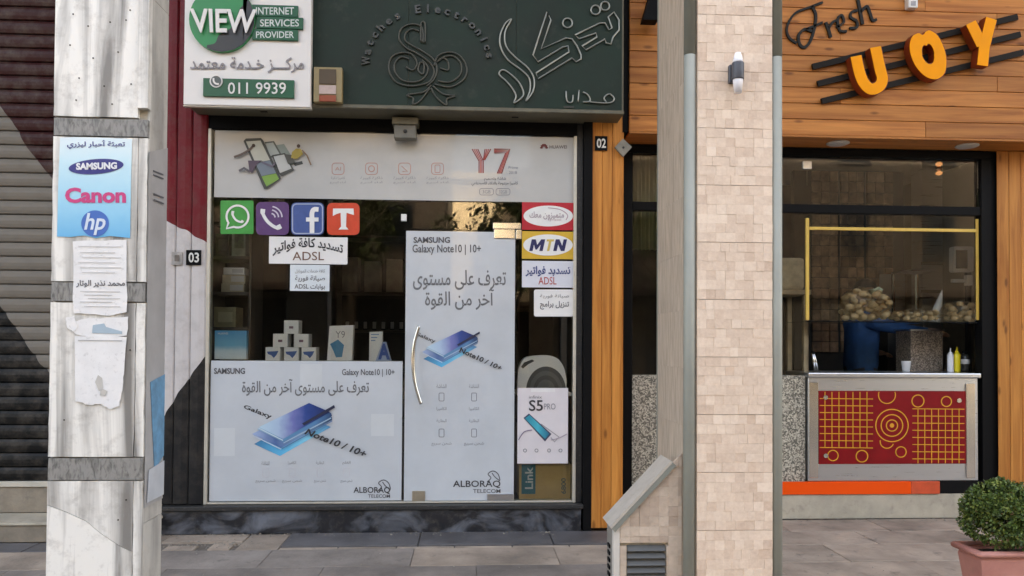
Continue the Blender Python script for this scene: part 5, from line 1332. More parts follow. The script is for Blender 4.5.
# ------------------------------------------------------------------ shop worker in a blue shirt
def person():
    Yp = 7.25
    X, Z = P(862, 322, Yp)
    X += 0.0
    zf = zst
    t = thing('person', 'person in a blue shirt reaching sideways behind the serving counter', 'person', (X, Yp, zf))
    J = {'pelvis': (X-.01, Yp, zf+.95), 'waist': (X-.01, Yp, zf+1.08), 'chest': (X, Yp, zf+1.28), 'collar': (X+.01, Yp, zf+1.42), 'neck': (X+.02, Yp-.01, zf+1.50), 'head': (X+.03, Yp-.02, zf+1.60), 'top': (X+.025, Yp-.015, zf+1.70),
         'sl': (X-.03, Yp+.17, zf+1.40), 'el': (X+.02, Yp+.24, zf+1.14), 'wl': (X+.22, Yp+.18, zf+1.08),
         'sr': (X+.06, Yp-.16, zf+1.34), 'er': (X+.32, Yp-.20, zf+1.285), 'wr': (X+.58, Yp-.16, zf+1.27),
         'hl': (X-.02, Yp+.10, zf+.88), 'kl': (X+.03, Yp+.11, zf+.48), 'al': (X-.01, Yp+.11, zf+.08), 'tl': (X+.16, Yp+.12, zf+.035),
         'hr': (X-.02, Yp-.10, zf+.88), 'kr': (X+.05, Yp-.11, zf+.48), 'ar': (X+.02, Yp-.11, zf+.08), 'tr': (X+.19, Yp-.12, zf+.035)}
    Rr = {'pelvis': .15, 'waist': .17, 'chest': .165, 'collar': .11, 'neck': .058, 'head': .095, 'top': .075, 'sl': .075, 'el': .052, 'wl': .034, 'sr': .075, 'er': .055, 'wr': .036,
          'hl': .095, 'kl': .065, 'al': .045, 'tl': .035, 'hr': .095, 'kr': .065, 'ar': .045, 'tr': .035}
    E_ = [('pelvis', 'waist'), ('waist', 'chest'), ('chest', 'collar'), ('collar', 'neck'), ('neck', 'head'), ('head', 'top'), ('collar', 'sl'), ('sl', 'el'), ('el', 'wl'), ('collar', 'sr'), ('sr', 'er'), ('er', 'wr'),
          ('pelvis', 'hl'), ('hl', 'kl'), ('kl', 'al'), ('al', 'tl'), ('pelvis', 'hr'), ('hr', 'kr'), ('kr', 'ar'), ('ar', 'tr')]
    for side, w in (('l', 'wl'), ('r', 'wr')):
        b = Vector(J[w]); 
        J['p'+side] = tuple(b+Vector((.07, 0, -.005))); Rr['p'+side] = .034; E_.append((w, 'p'+side))
        for k in range(4):
            o_ = (k-1.5)*.02; l = (.07, .078, .074, .058)[k]
            J['f%s%d' % (side, k)] = tuple(b+Vector((.105, o_, -.005))); J['g%s%d' % (side, k)] = tuple(b+Vector((.105+l*.6, o_, -.02))); J['h%s%d' % (side, k)] = tuple(b+Vector((.105+l*.85, o_, -.045)))
            for q in 'fgh': Rr['%s%s%d' % (q, side, k)] = .0095
            E_ += [('p'+side, 'f%s%d' % (side, k)), ('f%s%d' % (side, k), 'g%s%d' % (side, k)), ('g%s%d' % (side, k), 'h%s%d' % (side, k))]
        J['u'+side] = tuple(b+Vector((.06, -.045, -.01))); J['v'+side] = tuple(b+Vector((.10, -.06, -.02))); Rr['u'+side] = Rr['v'+side] = .011
        E_ += [('p'+side, 'u'+side), ('u'+side, 'v'+side)]
    J = {n: (v[0], v[1], zf+(v[2]-zf)*1.075) for n, v in J.items()}
    names = list(J); ix = {n: i for i, n in enumerate(names)}
    me = bpy.data.meshes.new('body'); me.from_pydata([J[n] for n in names], [(ix[a], ix[b]) for a, b in E_], [])
    o = bpy.data.objects.new('body', me); COL.objects.link(o)
    sk = o.modifiers.new('skin', 'SKIN'); sk.use_smooth_shade = True
    sv = me.skin_vertices[0].data
    for n in names:
        r = Rr[n]; sv[ix[n]].radius = (r, r); sv[ix[n]].use_root = n == 'pelvis'
    ss = o.modifiers.new('sub', 'SUBSURF'); ss.levels = 2; ss.render_levels = 2
    dg = bpy.context.evaluated_depsgraph_get(); dg.update()
    m2 = bpy.data.meshes.new_from_object(o.evaluated_get(dg))
    bpy.data.objects.remove(o)
    m2.materials.clear()
    for q in (mat('worker_skin', (0.45, 0.27, 0.18), 0.55, 0.08, 12), mat('blue_shirt_cloth', (0.015, 0.085, 0.24), 0.85, 0.15, 14, bump=0.3), mat('dark_trousers', (0.03, 0.032, 0.04), 0.9, 0.1, 14)): m2.materials.append(q)
    for p in m2.polygons:
        c = p.center
        hand = c.x > X+.55 and c.z > zf+1.24 or (c.x > X+.17 and c.z < zf+1.24 and c.z > zf+1.05)
        p.material_index = 0 if hand or c.z > zf+1.585 else 1 if c.z > zf+1.0 else 2
        p.use_smooth = True
    link('body', m2, [], t)
    # hair, face
    hx, hy, hz = X+.03, Yp-.02, zf+1.75
    bm = bmesh.new(); bmesh.ops.create_uvsphere(bm, u_segments=18, v_segments=12, radius=.112)
    for v in bm.verts: v.co = Vector((v.co.x*1.02, v.co.y*.95, v.co.z*1.12)); 
    bmesh.ops.delete(bm, geom=[v for v in bm.verts if v.co.z < .02 and v.co.x > -.03], context='VERTS')
    bmesh.ops.translate(bm, verts=bm.verts, vec=(hx-.008, hy, hz))
    from_bm('hair', bm, mat('dark_hair', (0.02, 0.015, 0.012), 0.6, 0.1, 30), t, True)
    bm = bmesh.new(); bm_tube(bm, [(hx+.09, hy, hz+.005), (hx+.118, hy, hz-.03), (hx+.09, hy, hz-.045)], [.012, .017, .012], 8)
    from_bm('nose', bm, MATS['worker_skin'], t, True)
    for s in (-1, 1):
        bm = bmesh.new(); bmesh.ops.create_uvsphere(bm, u_segments=10, v_segments=8, radius=.013); bmesh.ops.translate(bm, verts=bm.verts, vec=(hx+.09, hy+s*.036, hz+.008)); from_bm('eye', bm, ink((0.05, 0.04, 0.04)), t, True)
        bm = bmesh.new(); bmesh.ops.create_uvsphere(bm, u_segments=10, v_segments=8, radius=.028)
        for v in bm.verts: v.co = Vector((v.co.x*.7, v.co.y*.35, v.co.z))
        bmesh.ops.translate(bm, verts=bm.verts, vec=(hx-.005, hy+s*.105, hz-.01)); from_bm('ear', bm, MATS['worker_skin'], t, True)
    tube('mouth', [(hx+.092, hy-.025, hz-.068), (hx+.1, hy, hz-.07), (hx+.092, hy+.025, hz-.068)], .006, mat('lips', (0.35, 0.15, 0.12)), t)
person()

# ================================================================== BEIGE PILLAR
YN = 3.55
bp_ = thing('street_pillar', 'tall pillar clad in beige mosaic stone with grey metal corners', 'pillar', (P(734, 400, YN)[0], YN+0.2, 0))
qx = lambda x: P(x, 300, YN)[0]
kx0, kx1 = qx(685), qx(783.5)                     # outer corners of the front
tx0, tx1 = qx(697), qx(773)                       # stone between the corner trims
# the far left edge of the pillar's side lies where x = 658 is seen
ylo, yhi = YN, YN+1.2
for _ in range(40):
    ym = (ylo+yhi)/2
    if P(658.5, 300, ym)[0] > kx0+0.012: yhi = ym
    else: ylo = ym
YBK2 = ylo
PH = 6.6
box('core', kx0+0.02, kx1-0.02, YN+0.022, YBK2-0.02, -0.01, PH, M_CONC, bp_)
def mosaic_panel(w, h, nx, nz, seed, mt):
    """one clad slab: stone squares of uneven depth and tone"""
    rnd = random.Random(seed); bm = bmesh.new(); ly = bm.loops.layers.float_color.new('tone')
    cw, ch = w/nx, h/nz
    zc_ = [0.0]
    for j in range(nz): zc_.append(zc_[-1]+rnd.uniform(.95, 1.05))
    zc_ = [q*h/zc_[-1] for q in zc_]
    for j in range(nz):
        xc_ = [0.0]
        for i in range(nx): xc_.append(xc_[-1]+(rnd.uniform(.92, 1.08) if rnd.random() < .93 else rnd.uniform(1.6, 2.0)))
        xc_ = [q*w/xc_[-1] for q in xc_]
        for i in range(nx):
            g = rnd.uniform(0.0, 0.0004)
            d = rnd.uniform(0, 0.0028)
            n0 = len(bm.faces)
            bm_box(bm, xc_[i]+g, xc_[i+1]-g, -d, 0.012, zc_[j]+g, zc_[j+1]-g, 0)
            tn = min(1, max(0, rnd.gauss(.6, .15)))
            bm.faces.ensure_lookup_table()
            for f in bm.faces[n0:]:
                for l in f.loops: l[ly] = (tn, tn, tn, 1)
    n0 = len(bm.faces); bm_box(bm, 0, w, 0.0125, 0.02, 0, h, 0); bm.faces.ensure_lookup_table()
    for f in bm.faces[n0:]:
        for l in f.loops: l[ly] = (0.3, 0.3, 0.3, 1)
    bmesh.ops.recalc_face_normals(bm, faces=bm.faces)
    me = bpy.data.meshes.new('stone_panel'); bm.to_mesh(me); bm.free(); me.materials.append(mt); return me
ph_ = 58.3*YN/F*1.003
variants = [mosaic_panel(tx1-tx0-0.004, ph_-0.002, 8, 6, 40+k, MOSAIC) for k in range(9)]
zj = P(734, 15, YN)[1]
z_ = zj-ph_*20
k = 0
while z_ < PH:
    if z_ > -ph_:
        o = bpy.data.objects.new('stone_panel', variants[(k*5+2) % 9]); COL.objects.link(o); o.parent = bp_
        o.matrix_parent_inverse = Matrix.Translation(-Vector(bp_.location))
        o.location = (tx0+0.002, YN+0.003+random.uniform(-.001, .001), max(z_, -ph_+0.02)+0.0015)
    k += 1; z_ += ph_
# corner trims: rounded metal profiles in two lengths
def trim(x, yc, z0, z1, r, mt):
    bm = bmesh.new(); bm_tube(bm, [(x, yc, z0), (x, yc, z1)], r, 16); return from_bm('corner_trim', bm, mt, bp_, True)
zsp = P(690, 53, YN)[1]
M_CORN2 = mat('darker_corner_trim', '85877d', 0.55, 0.08, 4, metal=0.1)
for x in (qx(691), qx(778.3)):
    trim(x, YN+0.026, -0.01, zsp-0.002, 0.0275, M_CORNER); trim(x, YN+0.026, zsp+0.002, PH, 0.0282, M_CORN2)
# side slabs of plain travertine
zj2 = P(672, 367, YN+0.2)[1]; sh_ = 0.272
z_ = zj2-sh_*6
while z_ < PH:
    a_, b_ = max(-0.01, z_+0.0003), min(PH, z_+sh_-0.0003)
    if b_ > a_:
        box('side_slab', kx0+0.006, kx0+0.022, YN+0.055, YBK2-0.012, a_, b_, TRAV, bp_, 0)
        box('side_slab', kx1-0.022, kx1-0.006, YN+0.055, YBK2-0.012, a_, b_, TRAV, bp_, 0)
    z_ += sh_
for x in (kx0+0.012, kx1-0.012):
    box('back_trim', x-0.009, x+0.009, YBK2-0.010, YBK2+0.004, -0.01, PH, M_CORN2, bp_, 0.002)
# lamp on the pillar
X, Z = P(737.5, 71, YN-0.05); YLm = YN-0.055
wl_ = thing('wall_lamp', 'grey up and down wall lamp on the beige pillar', 'wall lamp', (X, YLm, P(737.5, 93, YLm)[1]))
zA, zB, zC, zD = [P(737.5, y, YLm)[1] for y in (53, 63, 79.5, 93)]
r_ = 6.2*YLm/F
lathe('body', [(r_*0.97, zC), (r_, zC+0.003), (r_, zB-0.003), (r_*0.97, zB)], X, YLm, mat('slate_grey_metal', (0.06, 0.065, 0.08), 0.4, 0.08, 6), wl_, 24)
M_DIFF = mat('frosted_diffuser', (0.82, 0.80, 0.82), 0.35, 0.03, 6)
lathe('diffuser', [(r_*0.86, zB+0.0005), (r_*0.84, zB+0.01), (r_*0.5, zA)], X, YLm, M_DIFF, wl_, 24)
lathe('diffuser', [(r_*0.62, zD), (r_*0.8, zC-0.012), (r_*0.84, zC-0.0005)], X, YLm, M_DIFF, wl_, 24)
a_ = RX(729, 65, 736, 83, YN-0.02); box('back_plate', a_[0], a_[1]+0.02, YN-0.028, YN-0.002, a_[2], a_[3], mat('slate_grey_metal', (0.06, 0.065, 0.08)), wl_, 0.003)

# ------------------------------------------------------------------ louvred block against the pillar
YLb = YN+0.055; YLK = YLb+0.18
lb_ = thing('vent_housing', 'low stone clad vent housing with sloping metal lid beside the beige pillar', 'vent housing', (P(640, 540, YLb)[0], YLb+0.15, 0))
q = lambda x, y: P(x, y, YLb)
lid_hi, lid_lo = q(672, 462), q(614, 525)
bxL = q(613.5, 540)[0]; bxR = kx0+0.004
slope = (lid_hi[1]-lid_lo[1])/(lid_hi[0]-lid_lo[0])
ztopR = lid_hi[1]+slope*(bxR-lid_hi[0])
prism('core', [(bxL+0.012, 0.0), (bxR, 0.0), (bxR, min(ztopR, lid_hi[1])-0.02), (lid_hi[0]-0.01, lid_hi[1]-0.02), (bxL+0.012, lid_lo[1]-0.02)], YLb+0.02, YLK-0.02, M_CONC, lb_)
# cladding tiles of the front, cut along the slope
cwid = 0.046; nxx = int((bxR-bxL-0.03)/cwid)+1; z_ = 0.0
vx0, vx1, vz0, vz1 = RX(627, 543.5, 666, 640, YLb)
tile_id = 0
tl_mats = [mat('vent_tile_%s' % n, c, 0.7, 0.1, 20, bump=0.3) for n, c in (('a', 'c4b09d'), ('b', 'cdbaa7'), ('c', 'bba693'), ('d', 'c8b5a2'))]
while z_ < 0.95:
    for i in range(nxx):
        x0 = bxL+0.032+i*cwid; x1 = min(x0+cwid-0.0005, bxR-0.001)
        if x1-x0 < 0.01: continue
        top0 = lid_lo[1]+slope*(x0-lid_lo[0])-0.012; top1 = lid_lo[1]+slope*(x1-lid_lo[0])-0.012
        za, zb = z_, z_+cwid-0.0005
        if top1 < za+0.004: continue
        if x0 < vx1+0.002 and x1 > vx0-0.002 and za < vz1+0.002 and zb > vz0-0.002:
            # keep the vent opening clear: trim the tile to what lies outside it
            if zb > vz1+0.012 and za < vz1: za = vz1+0.003
            elif x1 > vx1+0.012 and x0 < vx1: x0 = vx1+0.003
            elif x0 < vx0-0.012 and x1 > vx0: x1 = vx0-0.003
            else: continue
        top0 = lid_lo[1]+slope*(x0-lid_lo[0])-0.012; top1 = lid_lo[1]+slope*(x1-lid_lo[0])-0.012
        pts = [(x0, za), (x1, za), (x1, min(zb, top1)), (x0, max(za+0.001, min(zb, top0)))]
        if pts[2][1] <= za: continue
        prism('stone_tile', pts, YLb+random.uniform(0, 0.004), YLb+0.019, random.choice(tl_mats), lb_)
    z_ += cwid
box('corner_strip', bxL, bxL+0.03, YLb-0.002, YLb+0.04, 0.0, lid_lo[1]-0.008, mat('pale_corner_stone', 'cdc6bc', 0.6, 0.08, 8), lb_, 0.003)
box('side_wall', bxL+0.001, bxL+0.014, YLb+0.041, YLK-0.005, 0.0, lid_lo[1]-0.008, mat('grey_side_stone', '8e8880', 0.7, 0.12, 8), lb_)
# sloping lid
ang = math.atan2(lid_hi[1]-lid_lo[1], lid_hi[0]-lid_lo[0]); dx_, dz_ = math.cos(ang), math.sin(ang); nx_, nz_ = -dz_, dx_
e0 = (lid_lo[0]-0.02*dx_, lid_lo[1]-0.02*dz_); e1 = (bxR-0.004, lid_lo[1]+slope*(bxR-0.004-lid_lo[0]))
e1 = (lid_hi[0], lid_hi[1])
prism('lid', [e0, e1, (e1[0]+nx_*0.012, e1[1]+nz_*0.012), (e0[0]+nx_*0.012, e0[1]+nz_*0.012)], YLb-0.014, YLK, mat('lid_metal', 'b9b0a4', 0.7, 0.08, 14, wear=0.25, spec=0.2), lb_)
prism('lid_lip', [(e0[0]-nx_*0.022, e0[1]-nz_*0.022), (e1[0]-nx_*0.022, e1[1]-nz_*0.022), (e1[0]-nx_*0.001, e1[1]-nz_*0.001), (e0[0]-nx_*0.001, e0[1]-nz_*0.001)], YLb-0.015, YLb-0.003, M_CORN2, lb_)
# front louvres
box('vent_back', vx0, vx1, YLb+0.021, YLb+0.024, vz0, vz1, M_BLACK, lb_)
z_ = vz1-0.01
M_LV = mat('louvre_metal', (0.09, 0.092, 0.09), 0.6, 0.1, 6)
while z_ > vz0+0.02:
    bm = bmesh.new(); s_ = [bm.verts.new(p) for p in ((vx0+.002, YLb-0.001, z_-0.024), (vx1-.002, YLb-0.001, z_-0.024), (vx1-.002, YLb+0.019, z_), (vx0+.002, YLb+0.019, z_), (vx0+.002, YLb+0.001, z_-0.028), (vx1-.002, YLb+0.001, z_-0.028), (vx1-.002, YLb+0.020, z_-0.005), (vx0+.002, YLb+0.020, z_-0.005))]
    for f in ((0, 1, 2, 3), (4, 7, 6, 5), (0, 4, 5, 1), (2, 6, 7, 3), (0, 3, 7, 4), (1, 5, 6, 2)): bm.faces.new([s_[i] for i in f])
    from_bm('louvre', bm, M_LV, lb_); z_ -= 0.034
z_ = vz1-0.02
while z_ > vz0+0.02:
    box('louvre', bxL-0.006, bxL+0.0005, YLb+0.08, YLK-0.05, z_-0.022, z_-0.006, M_BLACK, lb_); z_ -= 0.034

# ================================================================== MARBLE PILLAR
YM = 3.62
mp_ = thing('street_pillar', 'broad pillar of stained white marble with grey bands and torn notices', 'pillar', (P(97, 400, YM)[0], YM+0.1, 0))
mx0, mx1 = P(50.5, 300, YM)[0], P(145.5, 300, YM)[0]
ylo, yhi = YM, YM+0.6
for _ in range(40):
    ym = (ylo+yhi)/2
    if P(165, 300, ym)[0] < mx1: yhi = ym
    else: ylo = ym
YMB = ylo
box('core', mx0+0.012, mx1-0.012, YM+0.022, YMB-0.01, -0.01, PH, M_CONC, mp_)
mz = lambda y: P(97, y, YM)[1]
edges = [(-700, -50), (-50, -32), (-32, 117), (118.5, 136), (137, 281.5), (282.5, 301.5), (302.5, 457), (458, 480), (481, 640), (641, 662), (663, 690)]
xstrip = P(136, 300, YM)[0]
def rough_slab(nm, x0, x1, y0, y1, z0, z1, mt, par, seed):
    """a stone slab with slightly chipped edges"""
    rnd = random.Random(seed); pts = []
    n = max(3, int((z1-z0)/0.05)); m_ = max(3, int((x1-x0)/0.05))
    for i in range(m_): pts.append((x0+(x1-x0)*i/m_, z0+rnd.uniform(0, .002)))
    for i in range(n): pts.append((x1-rnd.uniform(0, .003)*(rnd.random() < .4), z0+(z1-z0)*i/n))
    for i in range(m_): pts.append((x1-(x1-x0)*i/m_, z1-rnd.uniform(0, .002)))
    for i in range(n): pts.append((x0+rnd.uniform(0, .003)*(rnd.random() < .4), z1-(z1-z0)*i/n))
    return prism(nm, pts, y0, y1, mt, par)
for i, (ya, yb) in enumerate(edges):
    zA, zB = mz(yb), mz(ya)
    if zB < 0: continue
    zA = max(zA, -0.005); zB = min(zB, PH)
    if i % 2 == 1:
        rough_slab('marble_band', mx0+0.002, mx1-0.002, YM-0.001, YM+0.021, zA, zB, MARBLE_G, mp_, i)
    elif ya == 481:
        # the cracked slab: two pieces with an open crack between them
        cr = [P(x, y, YM) for x, y in ((50, 505), (66, 512), (86, 521), (100, 533), (118, 545), (136, 552))]
        cr[-1] = (xstrip-0.001, cr[-1][1]); cr[0] = (mx0, cr[0][1])
        prism('marble_slab', [(xstrip-0.001, zB), (mx0, zB)]+[(x, z+0.0012) for x, z in cr], YM, YM+0.021, MARBLE_W, mp_)
        prism('marble_slab', [(mx0, zA), (xstrip-0.001, zA)]+[(x, z-0.0012) for x, z in reversed(cr)], YM+0.001, YM+0.021, MARBLE_W, mp_)
        rough_slab('marble_strip', xstrip+0.001, mx1-0.001, YM+0.002, YM+0.021, zA, zB, MARBLE_W, mp_, i+50)
    elif ya == -32:
        z108 = mz(108)
        rough_slab('marble_slab', mx0, xstrip-0.004, YM-0.002, YM+0.021, zA, zB, MARBLE_W, mp_, i)
        rough_slab('marble_strip', xstrip-0.002, mx1+0.004, YM-0.016, YM+0.021, z108, zB, MARBLE_W, mp_, i+50)
    else:
        rough_slab('marble_slab', mx0, xstrip-0.001, YM+(0.001 if i % 4 else 0), YM+0.021, zA, zB, MARBLE_W, mp_, i)
        rough_slab('marble_strip', xstrip+0.001, mx1-0.001, YM+0.002, YM+0.021, zA, zB, MARBLE_W, mp_, i+50)
# fixing holes
M_HOLE = mat('fixing_hole', (0.03, 0.026, 0.022), 0.9, 0.1, 9)
rnd = random.Random(12)
for (x, y) in [(73, 14), (88, 26), (110, 22), (126, 20), (130, 10), (70, 45), (93, 58), (118, 52), (79, 78), (104, 86), (131, 84), (76, 100), (112, 104), (126, 500), (118, 520), (72, 330), (130, 350), (64, 420)]:
    pprism('fixing_hole', ell(x, y, 0.8, 0.8, 8), YM-0.0042, 0.002, M_HOLE, mp_)
# right and left sides
zsd = [-0.01, 0.62, 1.35, 2.2, 3.05, 3.9, PH]
for a_, b_ in zip(zsd, zsd[1:]):
    box('side_slab', mx1-0.012, mx1-0.001, YM+0.022, YMB, a_+0.001, b_-0.001, MARBLE_S, mp_, 0.001)
    box('side_slab', mx0+0.001, mx0+0.012, YM+0.022, YMB, a_+0.001, b_-0.001, MARBLE_S, mp_, 0.001)
def side_pts(px_list):
    """pixels seen on the pillar's right side face -> (Y, Z)"""
    out = []
    for x, y in px_list:
        d = rt*((x-512)/F)+up*((PY-y)/F)+fw; t_ = (mx1-EYE.x)/d.x; p = EYE+d*t_; out.append((min(max(p.y, YM+0.006), YMB-0.004), p.z))
    return out
def side_sheet(nm, px_list, off, mt, par):
    yz = side_pts(px_list); bm = bmesh.new()
    A = [bm.verts.new((mx1+off, y, z)) for y, z in yz]; B = [bm.verts.new((mx1+off-0.0015, y, z)) for y, z in yz]
    n = len(A); bm.faces.new(A); bm.faces.new(B[::-1])
    for i in range(n): bm.faces.new((A[i], A[(i+1) % n], B[(i+1) % n], B[i]))
    return from_bm(nm, bm, mt, par)
fm = thing('plastic_film', 'strip of grey film with blue tape on the side of the marble pillar', 'film', (mx1, YM+0.1, 0.8))
side_sheet('film', [(145, 150), (170, 150), (164, 497), (143.5, 508)], 0.004, mat('greyish_film', (0.42, 0.41, 0.40), 0.3, 0.12, 6), fm)
side_sheet('blue_tape', [(149, 382), (165, 374), (163, 455), (153, 470)], 0.007, mat('blue_tape', (0.12, 0.36, 0.58), 0.35, 0.25, 14), fm)
side_sheet('pale_tape', [(147, 470), (163.5, 460), (162.5, 494), (145, 503)], 0.0095, mat('pale_blue_tape', (0.52, 0.55, 0.58), 0.3, 0.1, 9), fm)
for k, y in enumerate((170, 174, 193, 199)):
    side_sheet('scribble', [(152, y), (162, y+4), (162, y+5.5), (152, y+1.5)], 0.007+0.001*k, ink((0.10, 0.10, 0.11)), fm)
# notices on the front
YMf = YM-0.004
def mlay(n): return YMf-0.002*n
bs = sheet('poster', 'light blue ink refill poster with Samsung, Canon and hp logos on the marble pillar', 'poster', (57, 137, 131.5, 237.5), grad('blue_poster', [(0, (0.10, 0.42, 0.68)), (0.35, (0.28, 0.60, 0.76)), (0.75, (0.52, 0.74, 0.80)), (1, (0.70, 0.80, 0.82))], 'Z', mz(238), mz(137), 0.5), 0, YMf,
           pts=[(60, 138), (75, 137), (100, 137.5), (132, 139), (131, 180), (130, 238), (110, 236), (96, 238), (84, 235.5), (70, 237), (57, 236.5), (58, 190)])
words('lettering', 'تعبئة أحبار ليزري', (67, 140, 125, 149), mlay(1), ink((0.05, 0.05, 0.22)), bs, 0.02)
NV = ink((0.03, 0.035, 0.20))
pprism('logo_oval', [(96+(x-96)*math.cos(-0.08)-(y-166.5)*math.sin(-0.08), 166.5+(x-96)*math.sin(-0.08)+(y-166.5)*math.cos(-0.08)) for x, y in ell(96, 166.5, 27.5, 7.5, 36)], mlay(1), 0.0014, NV, bs)
words('lettering', 'SAMSUNG', ((76, 163), (117, 162), (117, 169), (76, 170)), mlay(2), ink((0.75, 0.76, 0.78)), bs, 0.05)
words('lettering', 'Canon', (65, 187.5, 126, 203), mlay(1), ink((0.62, 0.05, 0.20)), bs, 0.04)
pprism('logo_disc', ell(95, 223.5, 13.8, 13.2, 36), mlay(1), 0.0014, ink((0.04, 0.15, 0.48)), bs)
words('lettering', 'hp', ((87.5, 213), (108, 213), (103, 235), (83, 235)), mlay(2), ink((0.62, 0.72, 0.82)), bs, 0.02)
def torn(label, outline_px, n, mt=M_TORN, seed=0):
    rnd = random.Random(seed); pts = []
    N = len(outline_px)
    for i in range(N):
        a, b = outline_px[i], outline_px[(i+1) % N]
        for k in range(5):
            t_ = k/5; pts.append((a[0]+(b[0]-a[0])*t_+rnd.uniform(-.6, .6), a[1]+(b[1]-a[1])*t_+rnd.uniform(-.6, .6)))
    xs_ = [p[0] for p in pts]; ys_ = [p[1] for p in pts]
    return sheet('paper_notice', label, 'notice', (min(xs_), min(ys_), max(xs_), max(ys_)), mt, n, YMf, pts=pts)
t1 = torn('white printed notice below the blue ink poster on the marble pillar', [(73, 241), (126, 240), (127, 312), (110, 316), (73, 313)], 1, seed=1)
for i, y in enumerate((246, 252, 257, 262, 267, 272)): pbox('print_line', 78+(i % 3)*2, y, 121-(i % 2)*6, y+0.9, mlay(2), 0.0012, ink((0.62, 0.61, 0.60)), t1)
words('lettering', 'محمد نذير الوتار', (76, 280, 125, 287.5), mlay(2), DGR, t1, 0.02)
for i, y in enumerate((291, 294.5, 298, 301.5, 306)): pbox('print_line', 80+(i % 3)*4, y, 120-(i % 2)*8, y+0.9, mlay(2), 0.0012, ink((0.60, 0.59, 0.58)), t1)
t2 = torn('narrow torn blue and white paper strip between the notices', [(80, 319), (128, 317), (127, 336), (92, 338), (76, 334), (68, 325)], 0.0, seed=2)
pprism('blue_patch', [(93, 325), (104, 323.5), (106, 327), (122, 331.5), (122, 334), (92, 333)], mlay(1), 0.0012, ink((0.36, 0.47, 0.54)), t2)
t3 = torn('large blank torn paper with peeled lower edge on the marble pillar', [(75, 336), (126, 337), (124, 370), (122, 390), (119, 406), (110, 409), (100, 404), (88, 405), (75, 401)], 1, seed=3)
pbox('print_line', 78, 340, 122, 341, mlay(2), 0.0012, ink((0.45, 0.44, 0.43)), t3)
for pts in ([(95, 382), (98, 375), (102, 378), (103, 388), (99, 391)], [(101, 388), (107, 391), (105, 396), (100, 395)]):
    pprism('peeled_patch', pts, mlay(2+(pts[0][0] > 95)), 0.0012, ink((0.52, 0.50, 0.46)), t3)
t4 = torn('scrap of old paper stuck left of the torn strip', [(66, 318), (74, 316), (78, 326), (74, 332), (67, 328)], 1.0, seed=4)

# ================================================================== PLANTER
zr = 0.395
pA = G(980, 553, zr); pB = G(949, 541, zr)
px_, py_ = pA[0], pA[1]; pw, pd = 0.52, max(0.22, pB[1]-pA[1])
pt = thing('potted_shrub', 'clipped round green shrub in a pinkish terracotta planter at the kerb', 'potted plant', (px_+pw/2, py_+pd/2, 0))
bm = bmesh.new()
def ringv(i, z): return [bm.verts.new((x, y, z)) for x, y in ((px_+i, py_+i), (px_+pw-i, py_+i), (px_+pw-i, py_+pd-i), (px_+i, py_+pd-i))]
rs = [ringv(0.065, 0.0), ringv(0.022, zr-0.055), ringv(0.022, zr-0.05), ringv(0.03, zr-0.03), ringv(0.03, zr-0.02), ringv(0.05, zr-0.02), ringv(0.05, zr-0.08)]
for A, B in zip(rs, rs[1:]):
    for i in range(4): bm.faces.new((A[i], A[(i+1) % 4], B[(i+1) % 4], B[i]))
bm.faces.new(rs[0]); bm.faces.new(rs[-1])
from_bm('pot', bm, M_TERRA, pt)
bm = bmesh.new()
ro, ri = [], []
for (i, z0, z1) in ((0, 0, 0),): pass
outer = ((px_-0.004, py_-0.004), (px_+pw+0.004, py_-0.004), (px_+pw+0.004, py_+pd+0.004), (px_-0.004, py_+pd+0.004)); inn = ((px_+0.035, py_+0.035), (px_+pw-0.035, py_+0.035), (px_+pw-0.035, py_+pd-0.035), (px_+0.035, py_+pd-0.035))
Rg = [[bm.verts.new((x, y, z)) for x, y in s] for s, z in ((outer, zr-0.028), (outer, zr), (inn, zr), (inn, zr-0.028))]
for a in range(4):
    A, B = Rg[a], Rg[(a+1) % 4]
    for i in range(4): bm.faces.new((A[i], A[(i+1) % 4], B[(i+1) % 4], B[i]))
bmesh.ops.recalc_face_normals(bm, faces=bm.faces)
bmesh.ops.bevel(bm, geom=bm.edges[:], offset=0.005, segments=2, affect='EDGES')
from_bm('rim', bm, M_TERRA, pt, True)
box('soil', px_+0.052, px_+pw-0.052, py_+0.052, py_+pd-0.052, zr-0.079, zr-0.03, mat('dark_soil', (0.04, 0.03, 0.02), 0.95, 0.2, 30, bump=0.5), pt)
sc0 = Vector((px_+0.225, py_+pd/2, zr+0.155))
tube('stem', [(sc0.x, sc0.y, zr-0.04), (sc0.x+0.01, sc0.y, zr+0.08), (sc0.x, sc0.y, zr+0.2)], [0.018, 0.014, 0.008], M_BARK, pt)
rnd = random.Random(5)
vsx, fcs = [], []
def leaf(p, n, s):
    n = n.normalized(); a = n.cross(Vector((rnd.uniform(-1, 1), rnd.uniform(-1, 1), rnd.uniform(-1, 1)))).normalized(); b = n.cross(a)
    i = len(vsx); t_ = a*0.6+n*0.75
    vsx.extend([p, p+t_*s*0.5+b*s*0.32, p+t_*s, p+t_*s*0.5-b*s*0.32]); fcs.append((i, i+1, i+2, i+3))
clumps = []
for k in range(190):
    d = Vector((rnd.gauss(0, 1), rnd.gauss(0, 1), rnd.gauss(0, 1))).normalized()
    if d.z < -0.75: continue
    clumps.append((d, rnd.uniform(0.80, 1.03)))
